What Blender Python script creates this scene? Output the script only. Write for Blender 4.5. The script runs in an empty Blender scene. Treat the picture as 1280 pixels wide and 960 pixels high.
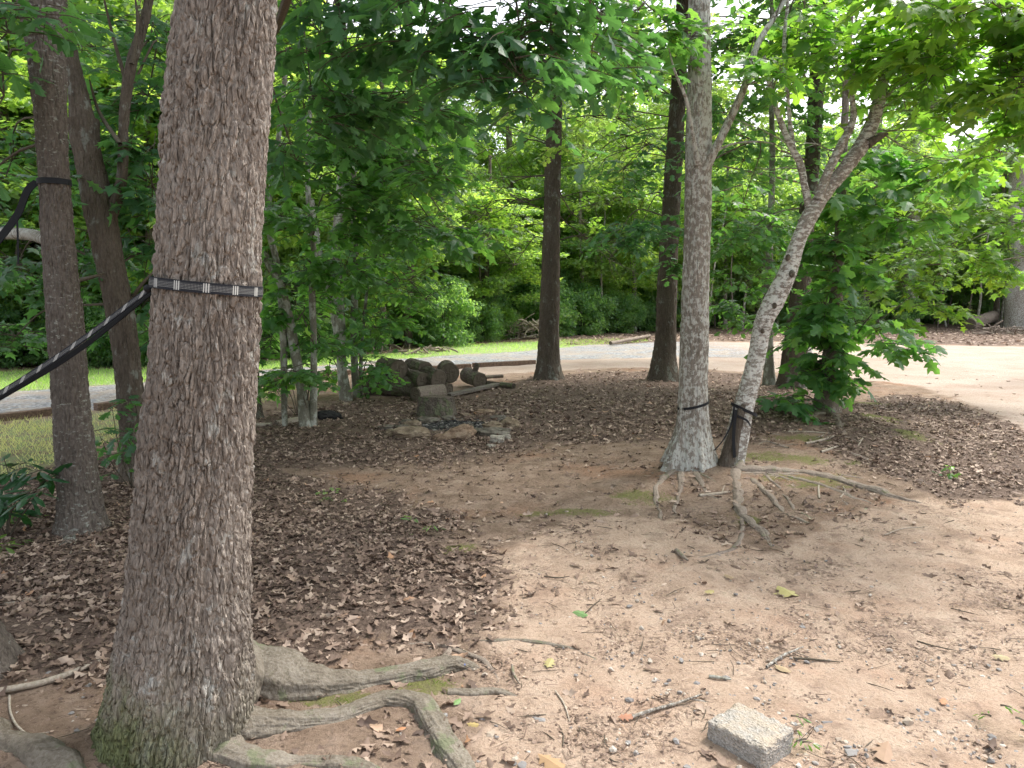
import bpy, math, random
import numpy as np
from mathutils import Vector
random.seed(7); RS = np.random.RandomState(11)
C = bpy.context.scene.collection
# ---------------------------------------------------------------- camera model
F = 922.0; PITCH = math.atan(110/922.0); CZ = 1.55
cp, sp = math.cos(PITCH), math.sin(PITCH)
def ray(px, py):
    a = (px-640)/F; b = (480-py)/F
    return np.array([a, cp+b*sp, -sp+b*cp])
def P(px, py, Y):
    """point that stands Y metres in front of the viewer's spot"""
    d = ray(px, py); t = Y/d[1]
    return np.array([d[0]*t, Y, CZ+d[2]*t])
# ---------------------------------------------------------------- noise
_perm = np.random.RandomState(3).permutation(256); _perm = np.concatenate([_perm, _perm, _perm])
_grad = np.random.RandomState(5).normal(size=(256, 3)); _grad /= np.linalg.norm(_grad, axis=1)[:, None]
_rnd = np.random.RandomState(9).rand(256, 3)
def _h(i, j, k): return _perm[_perm[_perm[i & 255] + (j & 255)] + (k & 255)]
def perlin(p):
    p = np.asarray(p, float); i = np.floor(p).astype(int); f = p-i
    u = f*f*f*(f*(f*6-15)+10); r = 0
    for dx in (0, 1):
        for dy in (0, 1):
            for dz in (0, 1):
                g = _grad[_h(i[:, 0]+dx, i[:, 1]+dy, i[:, 2]+dz)]
                d = g[:, 0]*(f[:, 0]-dx)+g[:, 1]*(f[:, 1]-dy)+g[:, 2]*(f[:, 2]-dz)
                w = (u[:, 0] if dx else 1-u[:, 0])*(u[:, 1] if dy else 1-u[:, 1])*(u[:, 2] if dz else 1-u[:, 2])
                r = r+w*d
    return r*1.6
def fbm(p, o=4):
    r = 0; a = 1; s = 0
    for k in range(o):
        r = r+a*perlin(p*2**k+k*17.3); s += a; a *= .5
    return r/s
def n2(x, y, s, o=3, seed=0.):
    x = np.asarray(x, float); return fbm(np.stack([x.ravel()/s, np.asarray(y, float).ravel()/s, np.full(x.size, seed+.37)], 1), o).reshape(x.shape)
def worley(p):
    i = np.floor(p).astype(int); f = p-i; n = len(p)
    F1 = np.full(n, 9.); F2 = np.full(n, 9.); ID = np.zeros(n)
    for dx in (-1, 0, 1):
        for dy in (-1, 0, 1):
            for dz in (-1, 0, 1):
                h = _h(i[:, 0]+dx, i[:, 1]+dy, i[:, 2]+dz); q = _rnd[h]
                d = np.sqrt((q[:, 0]+dx-f[:, 0])**2+(q[:, 1]+dy-f[:, 1])**2+(q[:, 2]+dz-f[:, 2])**2)
                c = d < F1
                F2 = np.where(c, F1, np.minimum(F2, d)); ID = np.where(c, h/255., ID); F1 = np.where(c, d, F1)
    return F1, F2, ID
def sst(a, b, x):
    t = np.clip((x-a)/(b-a), 0, 1); return t*t*(3-2*t)
# ---------------------------------------------------------------- terrain
def gh(x, y):
    x = np.asarray(x, float); y = np.asarray(y, float)
    z = .05*n2(x, y, 3.1, 2)
    z = z+.24*np.exp(-((x-3.3)/1.5)**2-((y-8.6)/1.9)**2)
    z = z+.10*np.exp(-((x-1.7)/.9)**2-((y-7.0)/1.0)**2)
    z = z+.025*np.exp(-((x+1.0)/1.1)**2-((y-2.75)/.75)**2)
    z = z-.05*sst(9, 14, y)*sst(40, 30, y)
    z = z+.9*sst(34, 60, y)
    return z
def gh1(x, y): return float(gh(np.array([x]), np.array([y]))[0])
def G(px, py, dz=0.):
    d = ray(px, min(2000, max(py, 385))); z = 0.
    for _ in range(9):
        t = (z+dz-CZ)/d[2]; z = .4*z+.6*gh1(d[0]*t, d[1]*t)
    t = (z+dz-CZ)/d[2]
    return np.array([d[0]*t, d[1]*t, z+dz])
# ---------------------------------------------------------------- object helpers
LOC = {}
def mesh(name, v, f, mats, attrs=None, smooth=False, mi=None):
    """v (n,3); f: list of tuples or (m,k) array"""
    me = bpy.data.meshes.new(name); v = np.asarray(v, np.float32)
    if isinstance(f, np.ndarray):
        m, k = f.shape
        me.vertices.add(len(v)); me.vertices.foreach_set('co', v.ravel())
        me.loops.add(m*k); me.loops.foreach_set('vertex_index', f.astype(np.int32).ravel())
        me.polygons.add(m); me.polygons.foreach_set('loop_start', np.arange(0, m*k, k, dtype=np.int32))
        try: me.polygons.foreach_set('loop_total', np.full(m, k, np.int32))
        except Exception: pass
        me.update(calc_edges=True)
    else:
        me.from_pydata([tuple(map(float, q)) for q in v], [], [tuple(int(i) for i in q) for q in f]); me.update()
    for k, a in (attrs or {}).items():
        a = np.asarray(a, np.float32)
        if a.ndim == 1:
            t = me.attributes.new(k, 'FLOAT', 'POINT'); t.data.foreach_set('value', a)
        elif a.shape[1] == 3:
            t = me.attributes.new(k, 'FLOAT_VECTOR', 'POINT'); t.data.foreach_set('vector', a.ravel())
        else:
            t = me.attributes.new(k, 'FLOAT_COLOR', 'POINT'); t.data.foreach_set('color', a.ravel())
    for m in (mats if isinstance(mats, (list, tuple)) else [mats]): me.materials.append(m)
    if mi is not None: me.polygons.foreach_set('material_index', np.asarray(mi, np.int32))
    me.polygons.foreach_set('use_smooth', np.full(len(me.polygons), bool(smooth)))
    return me
def obj(name, v, f, mats, parent=None, loc=None, **kw):
    """one mesh object; vertices come in world space and are stored relative to its thing's base"""
    base = LOC[parent.name] if parent is not None else (np.zeros(3) if loc is None else np.asarray(loc, float))
    me = mesh(name, np.asarray(v, float)-base, f, mats, **kw)
    o = bpy.data.objects.new(name, me); C.objects.link(o)
    if parent is not None: o.parent = parent
    else: o.location = base
    LOC[o.name] = base
    return o
def tag(o, label=None, cat=None, group=None, kind=None):
    if label: o['label'] = label
    if cat: o['category'] = cat
    if group: o['group'] = group
    if kind: o['kind'] = kind
    return o
def thing(name, label, cat, loc, group=None):
    o = bpy.data.objects.new(name, None); C.objects.link(o); o.empty_display_size = .2
    o.location = tuple(map(float, loc)); LOC[o.name] = np.asarray(loc, float)
    return tag(o, label, cat, group)
# ---------------------------------------------------------------- materials
def newmat(name):
    m = bpy.data.materials.new(name); m.use_nodes = True; nt = m.node_tree; nt.nodes.clear()
    return m, nt
class N:
    def __init__(s, nt): s.nt = nt
    def __call__(s, t, **kw):
        n = s.nt.nodes.new(t)
        for k, v in kw.items():
            if k.startswith('i_'):
                n.inputs[int(k[2:]) if k[2:].isdigit() else k[2:].replace('_', ' ')].default_value = v
            else: setattr(n, k, v)
        return n
    def l(s, a, b): s.nt.links.new(a, b)
    def math(s, op, a, b=0., clamp=False):
        n = s('ShaderNodeMath', operation=op, use_clamp=clamp)
        for i, q in enumerate((a, b)):
            if isinstance(q, (int, float)): n.inputs[i].default_value = q
            else: s.l(q, n.inputs[i])
        return n.outputs[0]
    def mix(s, fac, a, b, mode='MIX'):
        n = s('ShaderNodeMix', data_type='RGBA', blend_type=mode)
        for i, q in ((0, fac), (6, a), (7, b)):
            if isinstance(q, (int, float)): n.inputs[i].default_value = q
            elif isinstance(q, (tuple, list)): n.inputs[i].default_value = (*q, 1)
            else: s.l(q, n.inputs[i])
        return n.outputs[2]
    def noise(s, vec, scale, detail=4, rough=.55, dim='3D'):
        n = s('ShaderNodeTexNoise', i_Scale=scale, i_Detail=detail, i_Roughness=rough)
        if vec is not None: s.l(vec, n.inputs['Vector'])
        return n.outputs['Fac']
    def vor(s, vec, scale, feature='F1', out='Distance', rnd=1.):
        n = s('ShaderNodeTexVoronoi', feature=feature, i_Scale=scale, i_Randomness=rnd)
        if vec is not None: s.l(vec, n.inputs['Vector'])
        return n.outputs[out]
    def scale(s, vec, v):
        n = s('ShaderNodeMapping'); n.inputs['Scale'].default_value = v; s.l(vec, n.inputs[0]); return n.outputs[0]
    def ramp(s, fac, stops):
        n = s('ShaderNodeValToRGB'); e = n.color_ramp.elements
        while len(e) < len(stops): e.new(.5)
        for k, (p, c) in enumerate(stops):
            e[k].position = p; e[k].color = (*c, 1) if len(c) == 3 else c
        s.l(fac, n.inputs[0]); return n.outputs[0]
    def rng(s, v, a, b, c=0., d=1.):
        n = s('ShaderNodeMapRange'); n.interpolation_type = 'SMOOTHSTEP'
        s.l(v, n.inputs[0])
        for k, q in zip((1, 2, 3, 4), (a, b, c, d)): n.inputs[k].default_value = q
        return n.outputs[0]
    def attr(s, name, out='Fac'): return s('ShaderNodeAttribute', attribute_name=name).outputs[out]
    def out(s, col, rough=.85, bump=None, dist=.01, strength=1., spec=.25, trans=None):
        b = s('ShaderNodeBsdfPrincipled'); b.inputs['Specular IOR Level'].default_value = spec
        for q, k in ((col, 'Base Color'), (rough, 'Roughness')):
            if isinstance(q, (int, float)): b.inputs[k].default_value = q
            elif isinstance(q, tuple): b.inputs[k].default_value = (*q, 1)
            else: s.l(q, b.inputs[k])
        if bump is not None:
            n = s('ShaderNodeBump', i_Strength=strength, i_Distance=dist); s.l(bump, n.inputs['Height']); s.l(n.outputs[0], b.inputs['Normal'])
        o = s('ShaderNodeOutputMaterial'); last = b.outputs[0]
        if trans is not None:
            tr = s('ShaderNodeBsdfTranslucent'); s.l(trans[0], tr.inputs[0])
            m = s('ShaderNodeMixShader'); m.inputs[0].default_value = trans[1]; s.l(last, m.inputs[1]); s.l(tr.outputs[0], m.inputs[2]); last = m.outputs[0]
        s.l(last, o.inputs[0])

def leaf_mat(name, a, b, c, tcol, ts=.45, rough=.38, objvar=True):
    """a,b,c: darkest to lightest leaf colours, picked leaf by leaf; tcol multiplies them for light passing through"""
    m, nt = newmat(name); n = N(nt)
    t = n.attr('tint')
    if objvar:
        r = n('ShaderNodeObjectInfo').outputs['Random']; t = n.math('ADD', n.math('MULTIPLY', t, .75), n.math('MULTIPLY', r, .25))
    col = n.ramp(t, [(0, a), (.55, b), (1, c)])
    tc = n.mix(1., col, tcol, 'MULTIPLY')
    sc = n('ShaderNodeVectorMath', operation='SCALE'); n.l(tc, sc.inputs[0]); sc.inputs['Scale'].default_value = 3.2
    n.out(col, rough, spec=.5, trans=(sc.outputs[0], ts))
    return m
M = {}
M['leaf_oak'] = leaf_mat('green_oak_leaf', (.038, .100, .056), (.060, .150, .075), (.11, .225, .075), (1.25, 1.2, .42), .42)
M['leaf_maple'] = leaf_mat('maple_leaf', (.046, .118, .056), (.085, .19, .075), (.18, .30, .085), (1.25, 1.2, .40), .48)
M['leaf_yellow'] = leaf_mat('yellow_green_leaf', (.046, .115, .052), (.075, .16, .055), (.135, .225, .065), (1.2, 1.15, .30), .5)
M['leaf_wood'] = leaf_mat('wood_leaf', (.065, .12, .066), (.145, .235, .10), (.26, .345, .13), (1.3, 1.2, .42), .5)
M['leaf_shrub'] = leaf_mat('undergrowth_leaf', (.052, .115, .066), (.12, .205, .10), (.22, .31, .13), (1.2, 1.2, .45), .5)
M['leaf_glossy'] = leaf_mat('glossy_dark_leaf', (.018, .06, .025), (.025, .08, .03), (.05, .13, .04), (1., 1.2, .4), .2, .3)
M['grassblade'] = leaf_mat('grass_blade', (.15, .24, .09), (.25, .37, .14), (.40, .48, .22), (1., 1.1, .4), .4, .6)
M['grassdry'] = leaf_mat('dry_grass_blade', (.30, .34, .16), (.48, .46, .26), (.62, .56, .36), (1., 1., .6), .3, .7)
M['mossblade'] = leaf_mat('moss_tuft', (.05, .09, .02), (.10, .16, .03), (.20, .27, .05), (1., 1.1, .4), .3, .8)

def dead_leaf_mat():
    m, nt = newmat('dead_leaf'); n = N(nt)
    t = n.attr('tint')
    col = n.ramp(t, [(0, (.085, .060, .049)), (.35, (.22, .155, .118)), (.65, (.38, .28, .215)), (.93, (.62, .49, .39)), (1, (.52, .26, .12))])
    tc = n('ShaderNodeTexCoord').outputs['Object']
    col = n.mix(n.math('MULTIPLY', n.noise(tc, 60, 3), .45), col, (.15, .10, .075))
    n.out(col, .7, spec=.3, trans=(col, .12))
    return m
M['dead_leaf'] = dead_leaf_mat()

def bark_mat(name, dark, mid, light, sv=(18, 18, 4), lich=None, lich_amt=.5, moss=None, bump=.006, band=False, lscale=9., crack=.6):
    m, nt = newmat(name); n = N(nt)
    co = n('ShaderNodeTexCoord').outputs['Object']
    st = n.scale(co, sv)
    warp = n('ShaderNodeMix', data_type='VECTOR'); warp.inputs[0].default_value = .25
    nz = n('ShaderNodeTexNoise', i_Scale=2., i_Detail=2.); n.l(st, nz.inputs['Vector'])
    n.l(st, warp.inputs[4]); n.l(nz.outputs['Color'], warp.inputs[5]); wv = warp.outputs[1]
    d = n.vor(wv, 1.6, 'DISTANCE_TO_EDGE'); fine = n.noise(n.scale(co, (90, 90, 35)), 1., 5, .65); big = n.noise(n.scale(co, (3, 3, 1.2)), 1., 3)
    h = n.math('ADD', n.math('MULTIPLY', n.rng(d, 0, .22), crack), n.math('MULTIPLY', fine, .55))
    col = n.ramp(n.math('ADD', n.math('MULTIPLY', fine, .65), n.math('MULTIPLY', big, .45)), [(.30, dark), (.52, mid), (.75, light)])
    flake = n.vor(wv, 2.3, 'F1', 'Color')
    sep = n('ShaderNodeSeparateColor'); n.l(flake, sep.inputs[0])
    col = n.mix(n.math('MULTIPLY', sep.outputs[0], .35), col, light)
    if lich is not None:
        ls = n.scale(co, (lscale, lscale, lscale*(2.2 if band else .7)))
        lm = n.math('ADD', n.math('MULTIPLY', n.noise(ls, 1., 5, .7), .8), n.math('MULTIPLY', n.noise(n.scale(co, (1.6, 1.6, .7)), 1., 2), .25))
        lm = n.rng(lm, .62-lich_amt*.22, .70-lich_amt*.22)
        col = n.mix(n.math('MULTIPLY', lm, .85), col, lich)
    if moss is not None:      # green algae grown up from the root collar
        sx = n('ShaderNodeSeparateXYZ'); n.l(co, sx.inputs[0])
        k = n.math('ADD', sx.outputs[2], n.math('MULTIPLY', n.math('SUBTRACT', n.noise(n.scale(co, (7, 7, 5)), 1., 4, .65), .5), moss[1]*1.6))
        mk = n.rng(k, moss[1], moss[0], 0, .85)
        side = n.math('MULTIPLY', sx.outputs[0], -1.)
        side = n.rng(n.math('ADD', side, n.math('MULTIPLY', n.noise(co, 5., 3), .12)), -.22, .12, .25, 1.)
        gc = n.ramp(n.noise(n.scale(co, (60, 60, 25)), 1., 4, .6), [(.3, (.065, .085, .035)), (.55, (.15, .185, .07)), (.8, (.29, .33, .13))])
        col = n.mix(n.math('MULTIPLY', mk, side), col, gc)
    n.out(col, .9, h, bump, 1., .15)
    return m
M['bark_main'] = bark_mat('rough_grey_brown_bark', (.095, .076, .062), (.225, .188, .158), (.42, .37, .32), (42, 42, 15), (.46, .45, .41), .16, (.02, .36), .012, False, 16.)
M['bark_dark'] = bark_mat('dark_furrowed_bark', (.042, .034, .027), (.088, .072, .056), (.165, .138, .11), (26, 26, 5), (.22, .23, .20), .22, None, .01)
M['bark_left'] = bark_mat('mottled_grey_bark', (.05, .041, .034), (.105, .088, .074), (.20, .172, .148), (30, 30, 9), (.33, .34, .30), .22, None, .008, True, 24.)
M['bark_grey'] = bark_mat('grey_oak_bark', (.10, .082, .066), (.21, .185, .155), (.33, .295, .255), (24, 24, 4.5), (.52, .52, .48), .62, None, .010, False, 30.)
M['bark_birch'] = bark_mat('pale_blotched_bark', (.10, .08, .065), (.20, .17, .145), (.36, .33, .29), (20, 20, 14), (.64, .64, .60), .60, None, .006, True, 19.)
M['bark_sapling'] = bark_mat('smooth_grey_stem_bark', (.09, .085, .065), (.17, .16, .125), (.27, .26, .21), (20, 20, 8), (.42, .43, .38), .5, None, .003)
M['bark_brown'] = bark_mat('grey_brown_furrowed_bark', (.085, .066, .052), (.165, .135, .11), (.27, .23, .195), (26, 26, 5), (.36, .36, .32), .2, None, .010, False, 26.)
M['bark_log'] = bark_mat('weathered_log_bark', (.045, .037, .030), (.10, .083, .067), (.20, .17, .14), (14, 14, 14), (.14, .16, .09), .35, None, .012)
M['bark_root'] = bark_mat('worn_root_bark', (.11, .085, .066), (.205, .165, .132), (.34, .29, .245), (26, 26, 26), (.17, .18, .10), .16, None, .010, False, 9., .06)
M['root_main'] = bark_mat('worn_grey_root', (.07, .056, .042), (.155, .130, .10), (.30, .27, .225), (22, 34, 40), (.16, .175, .105), .34, None, .012, False, 7., .05)
M['bark_wood'] = bark_mat('wood_edge_bark', (.055, .045, .035), (.11, .09, .07), (.20, .17, .14), (10, 10, 3), (.30, .30, .26), .35, None, .01)
M['twig'] = bark_mat('twig_bark', (.05, .04, .03), (.09, .075, .055), (.16, .14, .11), (40, 40, 40), None, 0, None, .001)
M['deadtwig'] = bark_mat('bleached_stick', (.20, .16, .12), (.33, .28, .22), (.48, .43, .36), (60, 60, 60), None, 0, None, .001)

def cut_mat(name, a, b, ringscale=38.):
    m, nt = newmat(name); n = N(nt); co = n('ShaderNodeTexCoord').outputs['Object']
    r = n.attr('ring')
    w = n.math('SINE', n.math('MULTIPLY', n.math('ADD', r, n.math('MULTIPLY', n.noise(co, 9, 3), .08)), ringscale*3))
    col = n.mix(n.rng(w, -1, 1), a, b); col = n.mix(n.math('MULTIPLY', n.noise(co, 30, 5, .7), .6), col, tuple(.5*q for q in a))
    n.out(col, .9, w, .002, .6, .1); return m
M['cut'] = cut_mat('weathered_end_grain', (.13, .105, .08), (.22, .185, .145))
M['cut_dark'] = cut_mat('dark_end_grain', (.09, .075, .06), (.16, .135, .11))

def rock_mat(name, a, b, c):
    m, nt = newmat(name); n = N(nt); co = n('ShaderNodeTexCoord').outputs['Object']
    k = n.noise(co, 9, 6, .65); col = n.ramp(k, [(.3, a), (.5, b), (.7, c)])
    col = n.mix(n.rng(n.noise(co, 28, 5, .7), .5, .7, 0, .6), col, tuple(.45*q for q in b))
    n.out(col, .88, n.math('ADD', n.noise(co, 22, 6, .7), n.math('MULTIPLY', n.vor(co, 9, 'DISTANCE_TO_EDGE'), .5)), .02, 1., .2); return m
M['rock_tan'] = rock_mat('tan_fieldstone', (.13, .10, .07), (.26, .20, .14), (.40, .33, .24))
M['rock_red'] = rock_mat('reddish_fieldstone', (.16, .11, .075), (.30, .21, .145), (.44, .36, .27))
M['rock_grey'] = rock_mat('grey_fieldstone', (.09, .08, .065), (.17, .15, .12), (.27, .25, .21))
M['rock_white'] = rock_mat('pale_quartz', (.26, .23, .19), (.38, .345, .29), (.52, .48, .42))

def pebble_mat():
    m, nt = newmat('pebble'); n = N(nt); t = n.attr('tint'); co = n('ShaderNodeTexCoord').outputs['Object']
    col = n.ramp(t, [(0, (.19, .185, .185)), (.4, (.30, .295, .29)), (.6, (.42, .33, .25)), (.8, (.50, .45, .38)), (1, (.58, .54, .50))])
    col = n.mix(n.math('MULTIPLY', n.noise(co, 120, 3), .35), col, (.2, .16, .13)); n.out(col, .85, n.noise(co, 150, 3), .003, .6); return m
M['pebble'] = pebble_mat()

def ground_mat():
    m, nt = newmat('woodland_ground'); n = N(nt); co = n('ShaderNodeTexCoord').outputs['Object']
    A = n('ShaderNodeAttribute', attribute_name='zone_a'); sa = n('ShaderNodeSeparateColor'); n.l(A.outputs['Color'], sa.inputs[0])
    B = n('ShaderNodeAttribute', attribute_name='zone_b'); sb = n('ShaderNodeSeparateColor'); n.l(B.outputs['Color'], sb.inputs[0])
    humus, gravel, grass = sa.outputs; moss, sand, clay = sb.outputs
    big = n.noise(co, .9, 5, .6); mid = n.noise(co, 5., 6, .65); fine = n.noise(co, 45., 6, .7); grit = n.noise(co, 260., 3, .6)
    dirt = n.ramp(mid, [(.28, (.17, .118, .084)), (.5, (.275, .200, .148)), (.72, (.39, .30, .235))])
    dirt = n.mix(n.rng(big, .5, .68, 0, .55), dirt, (.34, .18, .105))
    dirt = n.mix(n.rng(fine, .50, .66, 0, .75), dirt, (.11, .072, .054)); dirt = n.mix(n.rng(grit, .56, .72, 0, .55), dirt, (.45, .36, .29))
    sandc = n.ramp(n.math('ADD', n.math('MULTIPLY', mid, .5), n.math('MULTIPLY', fine, .5)), [(.3, (.30, .210, .150)), (.5, (.485, .362, .275)), (.7, (.61, .49, .39))])
    sandc = n.mix(n.rng(n.noise(co, 2.1, 4, .6), .5, .7, 0, .5), sandc, (.46, .30, .215)); sandc = n.mix(n.rng(n.noise(co, 3.7, 6, .75), .52, .62, 0, .45), sandc, (.20, .14, .11)); sandc = n.mix(n.rng(fine, .54, .66, 0, .5), sandc, (.17, .115, .09))
    sandc = n.mix(n.rng(grit, .58, .75, 0, .6), sandc, (.22, .15, .11))
    hum = n.ramp(fine, [(.3, (.07, .050, .040)), (.5, (.15, .108, .086)), (.7, (.27, .205, .165))])
    clayc = n.ramp(n.math('ADD', n.math('MULTIPLY', big, .4), n.math('MULTIPLY', fine, .6)), [(.35, (.33, .235, .18)), (.5, (.43, .345, .285)), (.7, (.52, .445, .39))])
    gv = n.vor(co, 26., 'F1', 'Color'); sg = n('ShaderNodeSeparateColor'); n.l(gv, sg.inputs[0])
    gd = n.vor(co, 26., 'DISTANCE_TO_EDGE')
    grav = n.ramp(sg.outputs[0], [(0, (.15, .16, .175)), (.5, (.31, .325, .345)), (1, (.52, .54, .56))])
    grav = n.mix(n.rng(gd, .0, .06, .6, 0), grav, (.30, .27, .24))
    grav = n.mix(n.rng(n.noise(co, 1.3, 5, .7), .45, .6, 0, .7), grav, (.44, .37, .305)); grav = n.mix(n.rng(n.noise(co, .55, 5, .7), .5, .62, 0, .6), grav, (.37, .31, .255))
    gr = n.ramp(n.math('ADD', n.math('MULTIPLY', mid, .6), n.math('MULTIPLY', fine, .4)), [(.32, (.45, .39, .27)), (.47, (.32, .37, .18)), (.62, (.21, .32, .13))])
    mo = n.ramp(fine, [(.3, (.09, .085, .035)), (.55, (.15, .165, .05)), (.75, (.25, .26, .08))])
    def br(mask, amt=.6):   # break the zone borders up
        k = n.math('ADD', mask, n.math('MULTIPLY', n.math('SUBTRACT', n.math('ADD', n.math('MULTIPLY', mid, .5), n.math('MULTIPLY', fine, .5)), .5), amt*3))
        return n.rng(k, .30, .70)
    col = n.mix(br(sand), dirt, sandc); col = n.mix(br(clay), col, clayc); col = n.mix(br(gravel), col, grav)
    col = n.mix(br(grass), col, gr); col = n.mix(br(humus, .75), col, hum); col = n.mix(n.math('MULTIPLY', br(moss, 1.), .8), col, mo)
    h = n.math('ADD', n.math('MULTIPLY', fine, .9), n.math('MULTIPLY', grit, .35))
    h = n.math('ADD', h, n.math('MULTIPLY', n.math('MULTIPLY', n.rng(gd, 0, .2), gravel), .5))
    n.out(col, .95, h, .018, 1., .1); return m
M['ground'] = ground_mat()
# ---------------------------------------------------------------- zones on the ground (metres), edges read off along the ground
def gp(pts): return np.array([G(x, y)[:2] for x, y in pts])
def sdist(poly, x, y):
    """signed distance, positive inside"""
    x = np.asarray(x, float); y = np.asarray(y, float); d = np.full(x.shape, 1e9); ins = np.zeros(x.shape, bool)
    for k in range(len(poly)):
        ax, ay = poly[k]; bx, by = poly[(k+1) % len(poly)]
        ex, ey = bx-ax, by-ay; t = np.clip(((x-ax)*ex+(y-ay)*ey)/(ex*ex+ey*ey+1e-12), 0, 1)
        d = np.minimum(d, np.hypot(x-ax-t*ex, y-ay-t*ey))
        c = ((ay > y) != (by > y)) & (x < (bx-ax)*(y-ay)/((by-ay) if by != ay else 1e-12)+ax); ins ^= c
    return np.where(ins, d, -d)
NEAR = [(-500, 575), (-200, 548), (0, 527), (190, 503), (330, 476), (500, 460), (667, 451), (830, 446), (1000, 449), (1150, 455), (1300, 478), (1700, 520)]
FAR = [(1900, 438), (1280, 433), (1134, 431), (1000, 428), (884, 427), (814, 427), (747, 431), (674, 437), (494, 449), (330, 463), (190, 477), (0, 490), (-200, 502), (-500, 520)]
WOOD = [(-600, 470), (-200, 466), (0, 463), (190, 459), (330, 452), (480, 441), (600, 429), (700, 421), (800, 417), (900, 415), (1130, 413), (1280, 413), (1900, 416)]
Z = {
 'gravel': gp(NEAR+FAR),
 'clay': gp([(540, 459), (667, 451), (830, 446), (1000, 449), (1150, 455), (1300, 478), (1700, 520), (1700, 640), (1350, 600), (1290, 545), (1240, 516), (1204, 502), (1150, 482), (1071, 474), (1000, 467), (880, 462), (760, 460), (670, 465), (560, 470)]),
 'path': gp([(575, 1300), (575, 940), (585, 860), (605, 800), (612, 745), (603, 700), (640, 668), (700, 650), (790, 640), (850, 650), (960, 690), (1060, 655), (1130, 632), (1280, 620), (1500, 600), (2400, 700), (2400, 1300)]),
 'lawn': gp(FAR[5:]+[(-500, 475), (-200, 468), (0, 465), (190, 461), (330, 453), (480, 442), (600, 430), (700, 425), (800, 424)]),
 'dryl': gp([(-500, 577), (-200, 550), (0, 529), (190, 505), (330, 478), (340, 498), (250, 525), (190, 540), (120, 560), (60, 590), (-60, 610), (-500, 660)]),
 'LA': gp([(-700, 865), (-100, 868), (20, 852), (140, 840), (330, 852), (440, 826), (530, 803), (600, 775), (615, 740), (600, 690), (570, 655), (500, 625), (430, 608), (330, 590), (330, 530), (250, 530), (170, 560), (60, 600), (-100, 620), (-700, 700)]),
 'LB': gp([(300, 560), (330, 518), (440, 500), (520, 496), (570, 492), (640, 482), (665, 474), (760, 464), (880, 464), (960, 468), (1020, 482), (1010, 530), (960, 556), (850, 552), (700, 555), (560, 580), (400, 580), (320, 580)]),
 'LC': gp([(1050, 505), (1120, 492), (1200, 506), (1290, 545), (1450, 600), (1450, 650), (1280, 620), (1190, 626), (1120, 605), (1060, 575), (1010, 560)]),
 'LD': gp([(700, 432), (884, 426), (1000, 427), (1134, 430), (1280, 432), (1900, 437), (1900, 400), (1280, 400), (1000, 404), (700, 412)]),
 'mid': gp([(320, 590), (600, 560), (840, 552), (840, 600), (780, 640), (640, 665), (580, 660), (500, 625), (400, 605)]),
 'rt2': gp([(820, 600), (900, 575), (1000, 570), (1100, 600), (1120, 640), (1020, 675), (880, 680), (815, 650)]),
 'rt': gp([(330, 930), (440, 905), (520, 900), (600, 860), (620, 900), (590, 1000), (330, 1010)]),
 'wood': np.vstack([gp(WOOD), [[200, 30], [200, 400], [-200, 400], [-200, 15]]]),
}
def zone(k, x, y, soft, wob=.25, ws=1.):
    return sst(-soft, soft, sdist(Z[k], x, y)+wob*n2(x, y, ws, 3, 3.))
MOSS = [(800, 622, .28, .22), (985, 573, .62, .20), (1015, 598, .5, .14), (1075, 505, .5, .3), (1110, 525, .35, .35), (1140, 545, .25, .30), (530, 857, .16, .09), (430, 872, .3, .06), (700, 642, .5, .12), (575, 687, .14, .10), (1000, 548, .4, .15), (935, 650, .1, .18), (1030, 608, .35, .1)]
_mc = [(G(a, b), rx, ry) for a, b, rx, ry in MOSS]
def moss_f(x, y):
    m = np.zeros(np.shape(x))
    for c, rx, ry in _mc:
        m = np.maximum(m, sst(1.2, .35, np.hypot((x-c[0])/rx, (y-c[1])/ry)+.9*n2(x, y, .22, 4, 8.)))
    return m
def litter_f(x, y):
    a = zone('LA', x, y, .26, .45, .45); b = .82*zone('LB', x, y, .45, .5, .8); c = .9*zone('LC', x, y, .2, .35, .5)
    d = .6*zone('LD', x, y, .6, .3, 1.); e = .15*zone('mid', x, y, .5, .5, .6); e = np.maximum(e, .30*zone('rt', x, y, .12, .2, .3)); e = np.maximum(e, .24*zone('rt2', x, y, .3, .4, .4)); w = .5*zone('wood', x, y, .5)
    m = np.maximum.reduce([a, b, c, d, e, w]); return m
# ---- the ground as one sheet of faces, split by what it is made of
def axis(segs):
    out = [segs[0][0]]
    for a, b, s0, s1 in segs:
        v = a
        while v < b-1e-6:
            t = (v-a)/(b-a); v = min(b, v+s0+(s1-s0)*t); out.append(v)
    return np.array(out)
ys = axis([(-8, 1.4, .5, .1), (1.4, 7, .028, .034), (7, 16, .04, .09), (16, 34, .15, .4), (34, 400, 1., 40)])
xr = axis([(0, 4.2, .03, .035), (4.2, 12, .06, .16), (12, 30, .3, .8), (30, 300, 2., 40)])
xs = np.concatenate([-xr[:0:-1], xr])
X, Y = np.meshgrid(xs, ys); nx, ny = len(xs), len(ys)
lit = litter_f(X, Y); gvl = zone('gravel', X, Y, .12, .18, .5); cly = zone('clay', X, Y, .35, .35, .8); pth = zone('path', X, Y, .28, .3, .7)
lwn = np.maximum(zone('lawn', X, Y, .2, .2, .8), .52*zone('dryl', X, Y, .25, .3, .7)); mss = .68*moss_f(X, Y)
micro = (.022*n2(X, Y, .45, 3, 1.)+.012*n2(X, Y, .12, 3, 5.)*(Y < 14))*(1-.5*gvl)
ZZ = gh(X, Y)+micro+.03*lit*(np.abs(Y-5) < 12)*.5
V = np.stack([X.ravel(), Y.ravel(), ZZ.ravel()], 1)
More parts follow.
